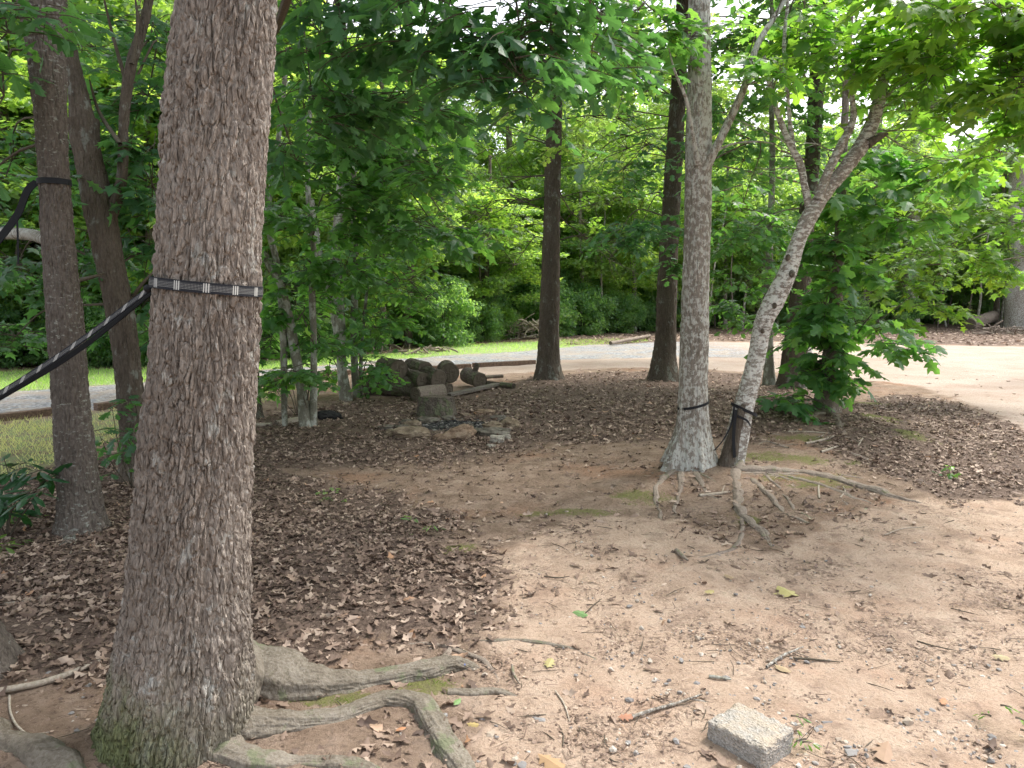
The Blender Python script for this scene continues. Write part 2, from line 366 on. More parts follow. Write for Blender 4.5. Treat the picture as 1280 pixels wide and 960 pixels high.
ix = (np.arange(ny-1)[:, None]*nx+np.arange(nx-1)[None]).ravel()
FQ = np.stack([ix, ix+1, ix+nx+1, ix+nx], 1)
wide = sst(3.5, 9, X)*(Y > 11); cly = np.maximum(cly, gvl*wide); gcl = gvl; gvl = gvl*(1-.78*wide)
za = np.stack([np.clip(lit*1.15, 0, 1).ravel(), gvl.ravel(), lwn.ravel(), np.ones(V.shape[0])], 1)
zb = np.stack([mss.ravel(), pth.ravel(), cly.ravel(), np.ones(V.shape[0])], 1)
cx = V[FQ].mean(1); cls = np.zeros(len(FQ), int)
def fm(a): return a.ravel()[FQ].mean(1)
cls[fm(pth) > .5] = 2; cls[fm(gcl) > .5] = 1; cls[(fm(lwn) > .4) & (cls == 0)] = 3
for k, nm in enumerate(('ground', 'gravel_road', 'dirt_path', 'lawn')):
    f = FQ[cls == k]; u, inv = np.unique(f, return_inverse=True); f = inv.reshape(f.shape)
    o = obj(nm, V[u], f, M['ground'], attrs={'zone_a': za[u], 'zone_b': zb[u]}, smooth=True)
    tag(o, {'ground': 'brown woodland soil under the trees', 'gravel_road': 'pale gravel driveway curving behind the clearing', 'dirt_path': 'pinkish tan bare dirt path in the open front', 'lawn': 'mown grass beside the gravel driveway'}[nm], kind='structure')

# ---------------------------------------------------------------- scatter of flat-ish leaf shapes
def rows(half):  # half outline rows (y, halfwidth) -> template with a mid rib
    v = []; f = []
    for k, (y, w) in enumerate(half): v += [(-w, y), (0, y if k else y), (w, y)]
    for k in range(len(half)-1):
        a = 3*k; f += [(a, a+1, a+4, a+3), (a+1, a+2, a+5, a+4)]
    return np.array(v, float), np.array(f)
def fan(half, c):
    """half outline (x>=0) from base to tip, mirrored, fan from centre c -> triangles"""
    o = list(half)+[(-x, y) for x, y in half[-2:0:-1]]
    v = [c]+o; n = len(o); f = [(0, k+1, (k+1) % n+1) for k in range(n)]
    return np.array(v, float), np.array(f)
T_MAPLE = fan([(0, 0), (.16, -.04), (.44, .06), (.27, .22), (.40, .30), (.58, .55), (.30, .50), (.20, .60), (.24, .80), (0, 1.02)], (0, .34))
T_MAPLE5 = fan([(0, 0), (.40, .04), (.25, .24), (.54, .52), (.20, .56), (0, 1)], (0, .36))
T_OAK = fan([(0, 0), (.10, .18), (.26, .27), (.12, .38), (.34, .60), (.16, .64), (.22, .86), (0, 1.)], (0, .45))
T_MID = fan([(0, 0), (.38, .18), (.22, .38), (.40, .62), (0, 1)], (0, .42))
T_OVAL = fan([(0, 0), (.20, .3), (.22, .6), (0, 1)], (0, .45))
T_KITE = (np.array([(0, 0), (.36, .42), (0, 1), (-.36, .42)], float), np.array([(0, 1, 2), (0, 2, 3)]))
T_DEAD = rows([(0, .03), (.22, .20), (.38, .10), (.58, .30), (.72, .13), (1, .04)])
T_LONG = fan([(0, 0), (.10, .25), (.14, .55), (.08, .85), (0, 1)], (0, .5))
def leaves_mesh(name, pos, ax, nr, size, tint, T, mat, parent=None, curl=(.25, .2), smooth=False, curlvar=None):
    tv, tf = T; n = len(pos)
    ax = ax/np.linalg.norm(ax, axis=1)[:, None]; sd = np.cross(ax, nr); sd /= np.linalg.norm(sd, axis=1)[:, None]+1e-9; nr = np.cross(sd, ax)
    x = tv[:, 0][None, :, None]; y = tv[:, 1][None, :, None]
    cv = np.ones((n, 1, 1)) if curlvar is None else curlvar[:, None, None]
    z = -curl[0]*np.abs(x)*1.2*cv-curl[1]*y*y*cv if curlvar is None else (curl[0]*x*x*3.5*cv+curl[1]*(y-.5)**2*2*np.roll(cv, 1, 0))
    v = pos[:, None, :]+size[:, None, None]*(x*sd[:, None, :]+y*ax[:, None, :]+z*nr[:, None, :])
    k = len(tv); f = (tf[None]+(np.arange(n)*k)[:, None, None]).reshape(-1, tf.shape[1])
    return obj(name, v.reshape(-1, 3), f, mat, parent, attrs={'tint': np.repeat(tint, k)}, smooth=smooth) if name != '_' else (v.reshape(-1, 3), f, np.repeat(tint, k))
def unit(v): return v/(np.linalg.norm(v, axis=-1)[..., None]+1e-12)
def scatter(dens, y0, y1, rho, wmul=.82, xoff=1.):
    """random ground points inside the visible wedge, kept by a density function"""
    pts = []
    for a in np.arange(y0, y1, .5):
        b = min(a+.5, y1); w = wmul*b+xoff; n = int(rho(a)*(b-a)*2*w)
        x = RS.uniform(-w, w, n); y = RS.uniform(a, b, n)
        k = RS.rand(n) < dens(x, y); pts.append(np.stack([x[k], y[k]], 1))
    p = np.vstack(pts); return np.column_stack([p, gh(p[:, 0], p[:, 1])])
def ld(x, y):
    m = litter_f(x, y); m = np.maximum(m, .008+.02*(n2(x, y, .5, 2, 4.) > .12)); m *= np.where(sdist(Z['gravel'], x, y) > .1, .03, 1)
    m *= np.where(zone('lawn', x, y, .2) > .5, .05, 1); m *= np.clip(.9+1.2*n2(x, y, .6, 4, 9.), .40, 1.2)
    c = FIRE; m *= sst(.32, .55, np.hypot((x-c[0])/1.25, y-c[1])); return m*(1-.8*moss_f(x, y))
FIRE = G(565, 535)
p = scatter(ld, 1.7, 15, lambda d: 2100 if d < 5 else 950 if d < 8 else 450 if d < 11 else 240)
n = len(p); print('litter', n)
th = RS.uniform(0, 6.283, n); til = np.abs(RS.normal(0, .5, n)); ta = RS.uniform(0, 6.283, n)
nr = np.stack([np.sin(til)*np.cos(ta), np.sin(til)*np.sin(ta), np.cos(til)], 1); ax = np.stack([np.cos(th), np.sin(th), RS.uniform(-.25, .25, n)], 1)
p[:, 2] += RS.uniform(.006, .034, n)*np.clip(litter_f(p[:, 0], p[:, 1])+.25, 0, 1)
size = RS.uniform(.030, .080, n)*np.where(p[:, 1] > 8, 1.25, 1.); tint = np.clip(RS.beta(1.3, 1.7, n), 0, 1)
dl = leaves_mesh('leaf_litter', p, ax, nr, size, tint, T_DEAD, M['dead_leaf'], curl=(.8, .5), curlvar=RS.uniform(-1.1, 1.1, n), smooth=True)
tag(dl, 'brown curled fallen leaves carpeting the ground', kind='stuff')
# far litter under the wood edge: larger, fewer
p = scatter(lambda x, y: litter_f(x, y)*.8*(sdist(Z['gravel'], x, y) < 0), 15, 36, lambda d: 40, .8)
n = len(p); th = RS.uniform(0, 6.283, n); p[:, 2] += .02
dl = leaves_mesh('fallen_leaves_far_off', p, np.stack([np.cos(th), np.sin(th), RS.uniform(-.3, .3, n)], 1), unit(RS.normal(0, .35, (n, 3))+[0, 0, 1]), RS.uniform(.10, .2, n), RS.beta(3, 2, n), T_DEAD, M['dead_leaf'], curl=(.5, .3), curlvar=RS.uniform(-1, 1, n))
tag(dl, 'pinkish brown fallen leaves along the wood edge past the driveway', kind='stuff')
# small debris: leaf crumbs and needles on the bare dirt
def fd(x, y):
    return (1-.6*litter_f(x, y))*(sdist(Z['gravel'], x, y) < .05)*np.clip(.35+1.6*n2(x, y, .4, 3, 6.), .05, 1)
p = scatter(fd, 1.7, 11, lambda d: 4200 if d < 4 else 2200 if d < 7 else 500)
n = len(p); th = RS.uniform(0, 6.283, n); p[:, 2] += .003+.004*RS.rand(n)
print('crumbs', n)
T_STRAW = (np.array([(-.03, 0), (.03, 0), (.03, 1), (-.03, 1)], float), np.array([(0, 1, 2, 3)]))
k = RS.rand(n) < .45
for sel, T, s, nm, lb in ((k, T_STRAW, (.012, .060), 'straw_debris', 'thin dry needles and stalks scattered over the bare dirt'), (~k, T_KITE, (.004, .024), 'leaf_crumbs', 'tiny brown leaf crumbs scattered over the bare dirt')):
    m = sel.sum()
    tag(leaves_mesh(nm, p[sel], np.stack([np.cos(th[sel]), np.sin(th[sel]), RS.uniform(-.08, .08, m)], 1), unit(RS.normal(0, .25, (m, 3))+[0, 0, 1]), RS.uniform(*s, m), RS.beta(1.6, 2, m), T, M['dead_leaf'], curl=(.2, .1)), lb, kind='stuff')
# pebbles
def ico(sub=1):
    t = (1+5**.5)/2; v = [(-1, t, 0), (1, t, 0), (-1, -t, 0), (1, -t, 0), (0, -1, t), (0, 1, t), (0, -1, -t), (0, 1, -t), (t, 0, -1), (t, 0, 1), (-t, 0, -1), (-t, 0, 1)]
    f = [(0, 11, 5), (0, 5, 1), (0, 1, 7), (0, 7, 10), (0, 10, 11), (1, 5, 9), (5, 11, 4), (11, 10, 2), (10, 7, 6), (7, 1, 8), (3, 9, 4), (3, 4, 2), (3, 2, 6), (3, 6, 8), (3, 8, 9), (4, 9, 5), (2, 4, 11), (6, 2, 10), (8, 6, 7), (9, 8, 1)]
    v = [np.array(q)/np.linalg.norm(q) for q in v]
    for _ in range(sub):
        c = {}; g = []
        def md(a, b):
            k = (min(a, b), max(a, b))
            if k not in c: q = v[a]+v[b]; v.append(q/np.linalg.norm(q)); c[k] = len(v)-1
            return c[k]
        for a, b, d in f:
            x, y, z = md(a, b), md(b, d), md(d, a); g += [(a, x, z), (b, y, x), (d, z, y), (x, y, z)]
        f = g
    return np.array(v), np.array(f)
IC0, IC1, IC3 = ico(0), ico(1), ico(3)
GB = G(1170, 930); GB2 = G(700, 935); GB3 = G(860, 800)
def pd(x, y):
    m = 1.*np.exp(-((x-GB[0])/.55)**2-((y-GB[1])/.45)**2)+.35*np.exp(-((x-GB2[0])/.4)**2-((y-GB2[1])/.3)**2)+.2*np.exp(-((x-GB3[0])/.5)**2-((y-GB3[1])/.4)**2)
    m = m+.035*(sdist(Z['path'], x, y) > -.3)+.12*zone('clay', x, y, .3)*(x > 4)
    q = sst(1.0, .3, np.hypot((x+1.5)/.5, (y-2.75)/.4)); return np.clip((m+.25*q)*(1+1.8*n2(x, y, .2, 2, 2.)), 0, 1)
p = scatter(pd, 1.7, 9, lambda d: 1500 if d < 4.5 else 500)
n = len(p); print('pebbles', n)
s = RS.lognormal(math.log(.0055), .5, n); s = np.clip(s, .002, .020)
v = IC0[0][None]*(1+.3*RS.normal(size=(n, 12, 1)))*s[:, None, None]*RS.uniform(.5, 1.3, (n, 1, 3))*[1, 1, .6]+p[:, None, :]+(s*.2)[:, None, None]*[0, 0, 1]
o = obj('pebbles', v.reshape(-1, 3), (IC0[1][None]+(np.arange(n)*12)[:, None, None]).reshape(-1, 3), M['pebble'], attrs={'tint': np.repeat(RS.rand(n), 12)})
tag(o, 'small grey and tan stones strewn on the dirt', kind='stuff')
# grass and moss blades
T_BLADE = (np.array([(-.06, 0), (.06, 0), (0, 1)], float), np.array([(0, 1, 2)]))
def blades(name, p, s, mat, label, lean=.5):
    n = len(p); th = RS.uniform(0, 6.283, n)
    ax = unit(np.stack([np.cos(th)*lean, np.sin(th)*lean, np.full(n, 1.)], 1)+RS.normal(0, .2, (n, 3))); nn = unit(np.stack([-np.sin(th), np.cos(th), np.zeros(n)], 1)+RS.normal(0, .3, (n, 3)))
    o = leaves_mesh(name, p, ax, nn, s*RS.uniform(.6, 1.3, n), RS.beta(2, 2, n), T_BLADE, mat, curl=(0, .2)); return tag(o, label, kind='stuff')
pl = scatter(lambda x, y: zone('lawn', x, y, .15, .2, .8), 11, 27, lambda d: 420 if d < 20 else 160, .95)
blades('lawn_grass', pl, .09, M['grassblade'], 'short bright green grass on the strip past the driveway')
pl = scatter(lambda x, y: zone('dryl', x, y, .2, .3, .7)*np.clip(.6+1.2*n2(x, y, .7, 2, 1.), .1, 1), 5, 15, lambda d: 900 if d < 9 else 500, .95)
blades('straw_coloured_grass', pl, .065, M['grassdry'], 'thin yellowed grass between the driveway timber and the leaves')
pl = scatter(lambda x, y: moss_f(x, y)*sst(-.15, .15, n2(x, y, .08, 2, 4.)), 2, 11, lambda d: 6000 if d < 4.5 else 2200)
blades('moss', pl, .020, M['mossblade'], 'low olive green moss in patches over roots and soil', .8)
# ---------------------------------------------------------------- tubes: trunks, roots, limbs, logs
def smooth_path(pts, rad, ds):
    P_ = np.asarray(pts, float); r = np.asarray(rad, float)
    L = np.concatenate([[0], np.cumsum(np.linalg.norm(np.diff(P_, axis=0), axis=1))])
    t = np.linspace(0, L[-1], max(2, int(L[-1]/ds)+1)); D = np.gradient(P_, L, axis=0) if len(P_) > 2 else np.repeat((P_[1:]-P_[:1])/L[-1], 2, 0)
    dr = np.gradient(r, L) if len(P_) > 2 else np.repeat((r[1]-r[0])/L[-1], 2)
    i = np.clip(np.searchsorted(L, t, side='right')-1, 0, len(L)-2); h = (L[i+1]-L[i]); u = (t-L[i])/h
    a = 2*u**3-3*u**2+1; b = u**3-2*u**2+u; c = -2*u**3+3*u**2; d = u**3-u**2
    Q = a[:, None]*P_[i]+(b*h)[:, None]*D[i]+c[:, None]*P_[i+1]+(d*h)[:, None]*D[i+1]
    R = a*r[i]+b*h*dr[i]+c*r[i+1]+d*h*dr[i+1]
    return Q, np.maximum(R, 1e-4), t
def tube(pts, rad, nth, ds, disp=None, cap=False, ref=None, seed=0., flat=1.):
    Q, R, s = smooth_path(pts, rad, ds); T = unit(np.gradient(Q, axis=0))
    if ref is None: ref = np.array([1., 0, 0]) if abs(T.mean(0)[2]) > .5 else np.array([0, 0, 1.])
    U = unit(ref[None]-(T@ref)[:, None]*T); W = np.cross(T, U)
    th = np.linspace(0, 2*np.pi, nth, endpoint=False); TH, SS = np.meshgrid(th, s); RR = np.repeat(R[:, None], nth, 1)
    if disp is not None: RR = RR+disp(TH, SS, RR, seed)
    v = Q[:, None, :]+RR[..., None]*(np.cos(TH)[..., None]*flat*U[:, None, :]+np.sin(TH)[..., None]*W[:, None, :])
    m = len(s); i = (np.arange(m-1)[:, None]*nth+np.arange(nth)[None]); j = (np.arange(m-1)[:, None]*nth+(np.arange(nth)+1)[None] % nth)
    f = np.stack([i, j, j+nth, i+nth], -1).reshape(-1, 4)
    return v.reshape(-1, 3), f, (Q, T, R, m, nth)
def bark_disp(amp, w, h, low=.05, fine=.25, thr=.38, flare=None, s0=.15):
    def f(TH, SS, RR, seed):
        sh = TH.shape; r0 = RR.ravel(); q = np.stack([np.cos(TH.ravel())*r0, np.sin(TH.ravel())*r0, SS.ravel()], 1)
        lo = fbm(np.stack([np.cos(TH.ravel())*.9, np.sin(TH.ravel())*.9, SS.ravel()*1.1+seed], 1), 2)*low*r0
        wp = fbm(q*[1/w*.35, 1/w*.35, 1/h*.5]+seed, 2)
        wp2 = fbm(q*[1/w*.9, 1/w*.9, 1/h*.9]+seed+31, 2)
        c = q*[1/w, 1/w, 1/h]+wp[:, None]*[1.3, -1.1, .6]+wp2[:, None]*[.5, .6, .4]+seed
        F1, F2, ID = worley(c); rid = sst(0, thr, F2-F1)
        fi = fbm(q*[2.2/w, 2.2/w, 1.6/h]+7+seed, 3)
        fur = sst(.0, .16, np.abs(fbm(q*[.42/w, .42/w, .22/h]+wp2[:, None]*.12+seed+50, 3)))
        big = .65+.7*np.clip(fbm(q*[3, 3, 2]+seed, 2)+.5, 0, 1); lf = sst(.0, .22, np.abs(fbm(q*[.16/w, .16/w, .05/h]+seed+80, 2)))
        d = lo+amp*big*(rid*fur*(.55+.35*ID)+.35*fur+.35*lf+fine*2*fi-.7)
        if flare is not None:
            s = SS.ravel()-s0; e = np.exp(-np.maximum(s, -.05)/flare[1])
            lob = .55+.9*np.maximum(0, fbm(np.stack([np.cos(TH.ravel())*1.7, np.sin(TH.ravel())*1.7, np.full(len(s), seed+.5)], 1), 2))*2
            d = d+flare[0]*e*lob
        return d.reshape(sh)
    return f
def cap_mesh(info, end, rough=.01, bulge=0.):
    """end grain disc a few mm inside the rim, with ring attribute"""
    Q, T, R, m, nth = info; k = 0 if end == 0 else m-1; t = T[k]*(-1 if end == 0 else 1); c = Q[k]; r = R[k]
    a = unit(np.cross(t, [0, 0, 1.]) if abs(t[2]) < .9 else np.cross(t, [1., 0, 0])); b = np.cross(t, a)
    v = [c-t*.004]; ring = [0.]; f = []; n = 32; rr = [.15, .35, .55, .75, .92, 1.03]
    for q in rr:
        for j in range(n):
            an = 2*np.pi*j/n; z = rough*float(np.sin(an*3+q*9)*.5+np.sin(an*7+q*4)*.3)-(.01 if q > 1 else 0)
            v.append(c+t*(-.004+z+bulge*(1-q*q))+(a*np.cos(an)+b*np.sin(an))*r*q); ring.append(q*r*4)
    for j in range(n): f.append((0, 1+j, 1+(j+1) % n))
    for k2 in range(len(rr)-1):
        for j in range(n):
            x = 1+k2*n; f.append((x+j, x+n+j, x+n+(j+1) % n)); f.append((x+j, x+n+(j+1) % n, x+(j+1) % n))
    f = np.array(f)
    if end == 0: pass
    return np.array(v), f, np.array(ring)
class Tubes:
    def __init__(s): s.v = []; s.f = []; s.n = 0
    def add(s, pts, rad, nth=6, ds=None, disp=None, seed=0.):
        pts = np.asarray(pts, float)
        L = np.linalg.norm(np.diff(pts, axis=0), axis=1).sum(); v, f, _ = tube(pts, rad, nth, ds or max(.03, L/12), disp, seed=seed)
        s.v.append(v); s.f.append(f+s.n); s.n += len(v)
    def build(s, name, mat, parent=None, smooth=True):
        return obj(name, np.vstack(s.v), np.vstack(s.f), mat, parent, smooth=smooth)
class Leaves:
    def __init__(s): s.p = []; s.a = []; s.n = []; s.s = []; s.t = []
    def add(s, p, a, n, sz, t): s.p.append(p); s.a.append(a); s.n.append(n); s.s.append(sz); s.t.append(t)
    def crown(s, tw, name, T, mat, parent, curl=(.25, .22), tmat=None):
        """leaves and the twigs that carry them, one mesh"""
        v, f, t = leaves_mesh('_', np.vstack(s.p), np.vstack(s.a), np.vstack(s.n), np.concatenate(s.s), np.concatenate(s.t), T, mat, None, curl)
        tv = np.vstack(tw.v); tf = np.vstack(tw.f)+len(v); tf = np.vstack([tf[:, [0, 1, 2]], tf[:, [0, 2, 3]]])
        return obj(name, np.vstack([v, tv]), np.vstack([f, tf]), [mat, tmat or M['twig']], parent, attrs={'tint': np.concatenate([t, np.zeros(len(tv))])}, mi=np.concatenate([np.zeros(len(f)), np.ones(len(tf))]))
R1 = np.random.RandomState(21)
def spray(lv, tw, p, d, L, n, size, droop=.25, tbase=.4, up=1.):
    d = unit(np.asarray(d, float)); t = np.linspace(.15, 1, n); side = unit(np.cross(d, [0, 0, 1.]))
    q = p+np.outer(t*L, d)-np.outer(t*t*L*droop, [0, 0, 1.])
    if tw is not None:
        tw.add([p, p+d*L*.5-np.array([0, 0, L*droop*.25]), p+d*L-np.array([0, 0, L*droop])], [.0042, .003, .0015], 4, L/4)
    sg = np.where(np.arange(n) % 2 == 0, 1., -1.); sg[-1] = 0
    a = unit(np.outer(sg*.95, side)+d*.65+R1.normal(0, .30, (n, 3))-np.array([0, 0, .28])); nn = unit(R1.normal(0, .38, (n, 3))+[0, 0, up])
    lv.add(q+a*size*.25, a, nn, size*R1.uniform(.65, 1.2, n), np.clip(tbase+R1.normal(0, .2, n), 0, 1))
def blob(lv, tw, c, rad, nsp, origin=None, size=.11, L=.45, nl=9, tbase=.4, limb=.02, droop=.3, br=.5):
    """a bough's worth of leaves: limb from origin to the blob, side branches, sprays along them"""
    c = np.asarray(c, float); rad = np.asarray(rad, float)
    if origin is not None and limb > 0:
        o = np.asarray(origin, float); m = (o+c)/2+R1.normal(0, .12, 3)+[0, 0, .15]; tw.add([o, m, c], [limb, limb*.7, limb*.4], 7, .12)
    done = 0
    while done < nsp:
        q = R1.normal(0, 1, 3); q = q/np.linalg.norm(q)*R1.rand()**.4; e = c+q*rad
        if tw is not None and limb > 0:
            m = (c+e)/2+R1.normal(0, .06, 3); tw.add([c, m, e], [limb*.4, limb*.28, .003], 5, .15)
        k = R1.randint(2, 5); h = q*rad; h[2] *= .3; h = unit(h+1e-6)
        for _ in range(k):
            f = R1.uniform(.45, 1.); s = c+(e-c)*f+R1.normal(0, .12, 3)*min(1, rad.max()); an = R1.normal(0, .8)
            d = np.array([h[0]*math.cos(an)-h[1]*math.sin(an), h[0]*math.sin(an)+h[1]*math.cos(an), R1.normal(0, .18)])
            spray(lv, tw, s, d, L*R1.uniform(.6, 1.3), max(3, int(nl*R1.uniform(.7, 1.3))), size, droop, tbase); done += 1
def trunk_from_px(rows_, Y, base=None, lean=0.):
    """rows_: (px_left, px_right, py) from the top down or the bottom up; returns points bottom-up and radii"""
    pts = []; rad = []
    for k, (a, b, y) in enumerate(sorted(rows_, key=lambda r: -r[2])):
        yy = Y+lean*k; c = P((a+b)/2, y, yy); pts.append(c); rad.append((b-a)/2/F*(yy/ray((a+b)/2, y)[1])*.985)
    return pts, rad
def plant_foot(pts, rad, x, y, sink=.15, r=None):
    z = gh1(x, y); return [np.array([x, y, z-sink])]+pts, [r or rad[0]]+rad
def extend(pts, rad, h, r=None, dx=0, dy=0):
    d = unit(pts[-1]-pts[-2]); d = unit(d*[.6, .6, 1]+[dx, dy, 0]); return pts+[pts[-1]+d*h], rad+[r or rad[-1]*.6]
# ---------------------------------------------------------------- shared crowns for everything that is far off or overhead
def crown_variant(name, seed, R, H, nclump, nper, size, mat, T=T_KITE, flat=.45, core=.55, cr=.75):
    r = np.random.RandomState(seed); q = unit(r.normal(size=(nclump, 3))); rad = core+(1-core)*r.rand(nclump)**.6
    c = q*rad[:, None]*[R, R, H]; cs = r.uniform(.55, 1.3, nclump)*cr*R*.36
    ct = r.uniform(.15, .75, nclump); k = np.repeat(np.arange(nclump), nper); n = len(k)
    o = unit(r.normal(size=(n, 3)))*(r.rand(n)**.45)[:, None]; o[:, 2] *= flat
    p = c[k]+o*cs[k][:, None]; d = unit(o*[1, 1, .3]+r.normal(0, .5, (n, 3))-[0, 0, .35]); nn = unit(r.normal(0, .45, (n, 3))+[0, 0, 1.])
    sz = size*r.uniform(.6, 1.25, n); tint = np.clip(ct[k]+r.normal(0, .14, n), 0, 1)
    tv, tf = T; sd = unit(np.cross(d, nn)); nn = np.cross(sd, d)
    x = tv[:, 0][None, :, None]; y = tv[:, 1][None, :, None]; z = -.3*np.abs(x)-.2*y*y
    v = p[:, None]+sz[:, None, None]*(x*sd[:, None]+y*d[:, None]+z*nn[:, None]); m = len(tv)
    return mesh(name, v.reshape(-1, 3), (tf[None]+(np.arange(n)*m)[:, None, None]).reshape(-1, tf.shape[1]), mat, attrs={'tint': np.repeat(tint, m)})
CRT = [crown_variant('tall_crown', 100+i, 2.6, 4.6, 95, 190, .17, M['leaf_wood'], T_KITE) for i in range(4)]
CRS = [crown_variant('shrub_crown', 200+i, 1.35, 1.25, 60, 170, .11, M['leaf_shrub'], T_KITE, .6, .3, .9) for i in range(4)]
CRM = [crown_variant('sapling_crown', 300+i, 1.5, 1.9, 50, 170, .13, M['leaf_wood'], T_KITE, .35, .3, .8) for i in range(3)]
CRO = [crown_variant('overhead_crown', 400+i, 2.4, 1.5, 70, 130, .17, M['leaf_oak'], T_KITE, .4, .4, .8) for i in range(3)]
def child(name, me, parent, wloc, sc=(1, 1, 1), rz=0.):
    o = bpy.data.objects.new(name, me); C.objects.link(o); o.parent = parent
    o.location = tuple(np.asarray(wloc, float)-LOC[parent.name]); o.scale = sc; o.rotation_euler = (0, 0, rz); LOC[o.name] = np.asarray(wloc, float); return o
def overhead(root, x, y, z, s=1., k=0):
    child('crown', CRO[k % 3], root, (x, y, z), (s, s, s), k*1.7)
# ---------------------------------------------------------------- 1. the big trunk in front
TR = {}
rows1 = [(228, 343, 0), (222, 341, 50), (216, 338, 100), (211, 334, 150), (207, 331, 200), (204, 328, 250), (201, 325, 300), (197, 322, 356), (193, 320, 430), (187, 317, 500), (181, 314, 560), (175, 311, 620), (167, 309, 690), (159, 309, 760), (150, 312, 810), (142, 314, 860), (132, 312, 910), (124, 310, 960)]
Y1 = 2.46
pts, rad = trunk_from_px(rows1, Y1); x0, y0 = pts[0][0], pts[0][1]; z0 = gh1(x0, y0)
pts = [np.array([x0-.01, y0, z0-.15])]+[q for q in pts if q[2] > z0+.03]; rad = rad[:1]+[r for q, r in zip(*trunk_from_px(rows1, Y1)) if q[2] > z0+.03]
rad[0] = rad[1]*1.04
top1 = (pts[-1], rad[-1])
rad = [q*.968 for q in rad]; pts, rad = extend(pts, rad, 1.3, .15)
t1 = thing('oak_tree', 'thick rough barked tree in front with a woven strap round its trunk', 'tree', (x0, y0, z0))
v, f, inf1 = tube(pts, rad, 680, .004, bark_disp(.011, .022, .095, .03, .66, .16, (.014, .12)), seed=4.)
tk = obj('trunk', v, f, M['bark_main'], t1, smooth=True)
def root(parent, px, rads, mat, seed, nth=40, ds=.012, amp=.004, lift=.0, label=None, name='root', zend=-.03, start=None):
    pp = []
    for k, q in enumerate(px):
        g = G(*q[:2]); g[2] = gh1(g[0], g[1])+rads[k]*lift+(q[2] if len(q) > 2 else 0); pp.append(g)
    pp[-1][2] -= rads[-1]*1.6
    if start is not None: pp[0] = np.asarray(start, float)
    Q, R_, s_ = smooth_path(pp, list(np.array(rads)*(1.12 if lift < -.05 else 1.)), .03); k = np.minimum(1, s_/.15)*np.minimum(1, 1.); wob = np.stack([fbm(np.stack([s_*4.5, s_*0+seed*3+j*7, s_*0], 1), 3) for j in range(3)], 1)
    Q = Q+wob*k[:, None]*np.array([.035, .035, .0])*(1 if start is None else .6); Q[:, 2] += wob[:, 2]*k*R_*(.9 if lift < -.1 else .3); R_ = R_*(1+.5*wob[:, 0]*k); pp, rads = list(Q), list(np.maximum(R_, .002))
    v, f, _ = tube(pp, rads, nth, ds, bark_disp(amp*1.2, .013, .13, .34, .45, .45), seed=seed, flat=.72)
    o = obj(name, v, f, mat, parent, smooth=True)
    if label: o['label'] = label
    return o
RS1 = np.array([x0, y0+.05, z0+.10])
root(t1, [(255, 905), (326, 856, .04), (385, 860, .01), (450, 854, .0), (520, 842), (572, 832), (610, 838)], [.22, .145, .092, .068, .055, .042, .018], M['root_main'], 1., 90, .006, .006, start=RS1)
root(t1, [(262, 940, .0), (325, 908, .0), (385, 902), (440, 892), (490, 876), (518, 880), (540, 905), (562, 940), (588, 985), (610, 1040)], [.12, .07, .050, .045, .044, .048, .05, .046, .04, .025], M['root_main'], 2.3, 80, .006, .005, start=RS1-[0, .06, .07])
root(t1, [(270, 985, .02), (330, 956), (390, 955), (440, 958), (490, 972)], [.07, .045, .04, .034, .016], M['root_main'], 3.7, 60, .008, .004, start=RS1-[-.05, .02, .12])
root(t1, [(525, 850), (545, 832), (570, 812), (595, 822), (622, 850)], [.022, .018, .014, .014, .008], M['bark_root'], 5., 20, .012, .002)
root(t1, [(500, 806), (545, 806), (580, 815), (612, 838)], [.006, .011, .013, .006], M['bark_root'], 5.5, 18, .012, .002)
root(t1, [(560, 866), (590, 866), (622, 866), (650, 872)], [.02, .024, .016, .006], M['root_main'], 6.1, 24, .012, .003, .05)
root(t1, [(600, 802), (650, 802), (700, 808), (750, 824)], [.012, .016, .013, .006], M['root_main'], 6.6, 20, .015, .002, .0)
for kx, ky, kr in ((222, 108, .022), (214, 118, .014), (208, 265, .016)):
    c = P(kx, ky, 2.42); v = IC1[0]*[kr, .03, kr*1.5]+c; obj('knot', v, IC1[1], M['bark_dark'], t1, smooth=True)
overhead(t1, -1.2, 3.4, 8.6, 1.3, 0)
# boughs of this tree hanging over the clearing
lv, tw = Leaves(), Tubes(); o0 = pts[-1]
tw.add([o0-[0, 0, .5], o0+[.5, .9, .35], P(520, -60, 4.4), P(640, -45, 4.6), P(760, -50, 5.)], [.06, .05, .035, .025, .012], 10, .08)
tw.add([P(365, -20, 2.9), P(348, 30, 3.6), P(340, 48, 4.1)], [.02, .018, .01], 8, .08)
tw.add([P(400, -70, 4.0), P(430, 60, 4.9), P(420, 150, 5.2)], [.025, .018, .008], 7, .08)
for px, py, Y, rx, ry, rz, ns, tb in [(470, 30, 4.6, .42, .4, .25, 24, .35), (560, 45, 4.5, .42, .4, .28, 30, .32), (640, 60, 4.4, .38, .35, .30, 30, .35), (710, 55, 4.7, .35, .3, .25, 22, .4),
        (660, 130, 4.5, .25, .25, .18, 9, .35), (520, 130, 5., .35, .3, .22, 13, .25), (400, 40, 4.6, .35, .35, .3, 16, .4), (390, 120, 5., .3, .4, .35, 20, .45), (460, 120, 5.3, .35, .3, .25, 16, .4),
        (600, -30, 4.2, .7, .5, .25, 30, .3), (740, 10, 4.9, .35, .4, .2, 14, .4), (370, 200, 5.3, .25, .3, .3, 14, .4)]:
    blob(lv, tw, P(px, py, Y), (rx, ry, rz), ns, P(px-30, -90, Y-.1), .135, .38, 8, tb, .010)
lv.crown(tw, 'crown', T_OAK, M['leaf_oak'], t1)
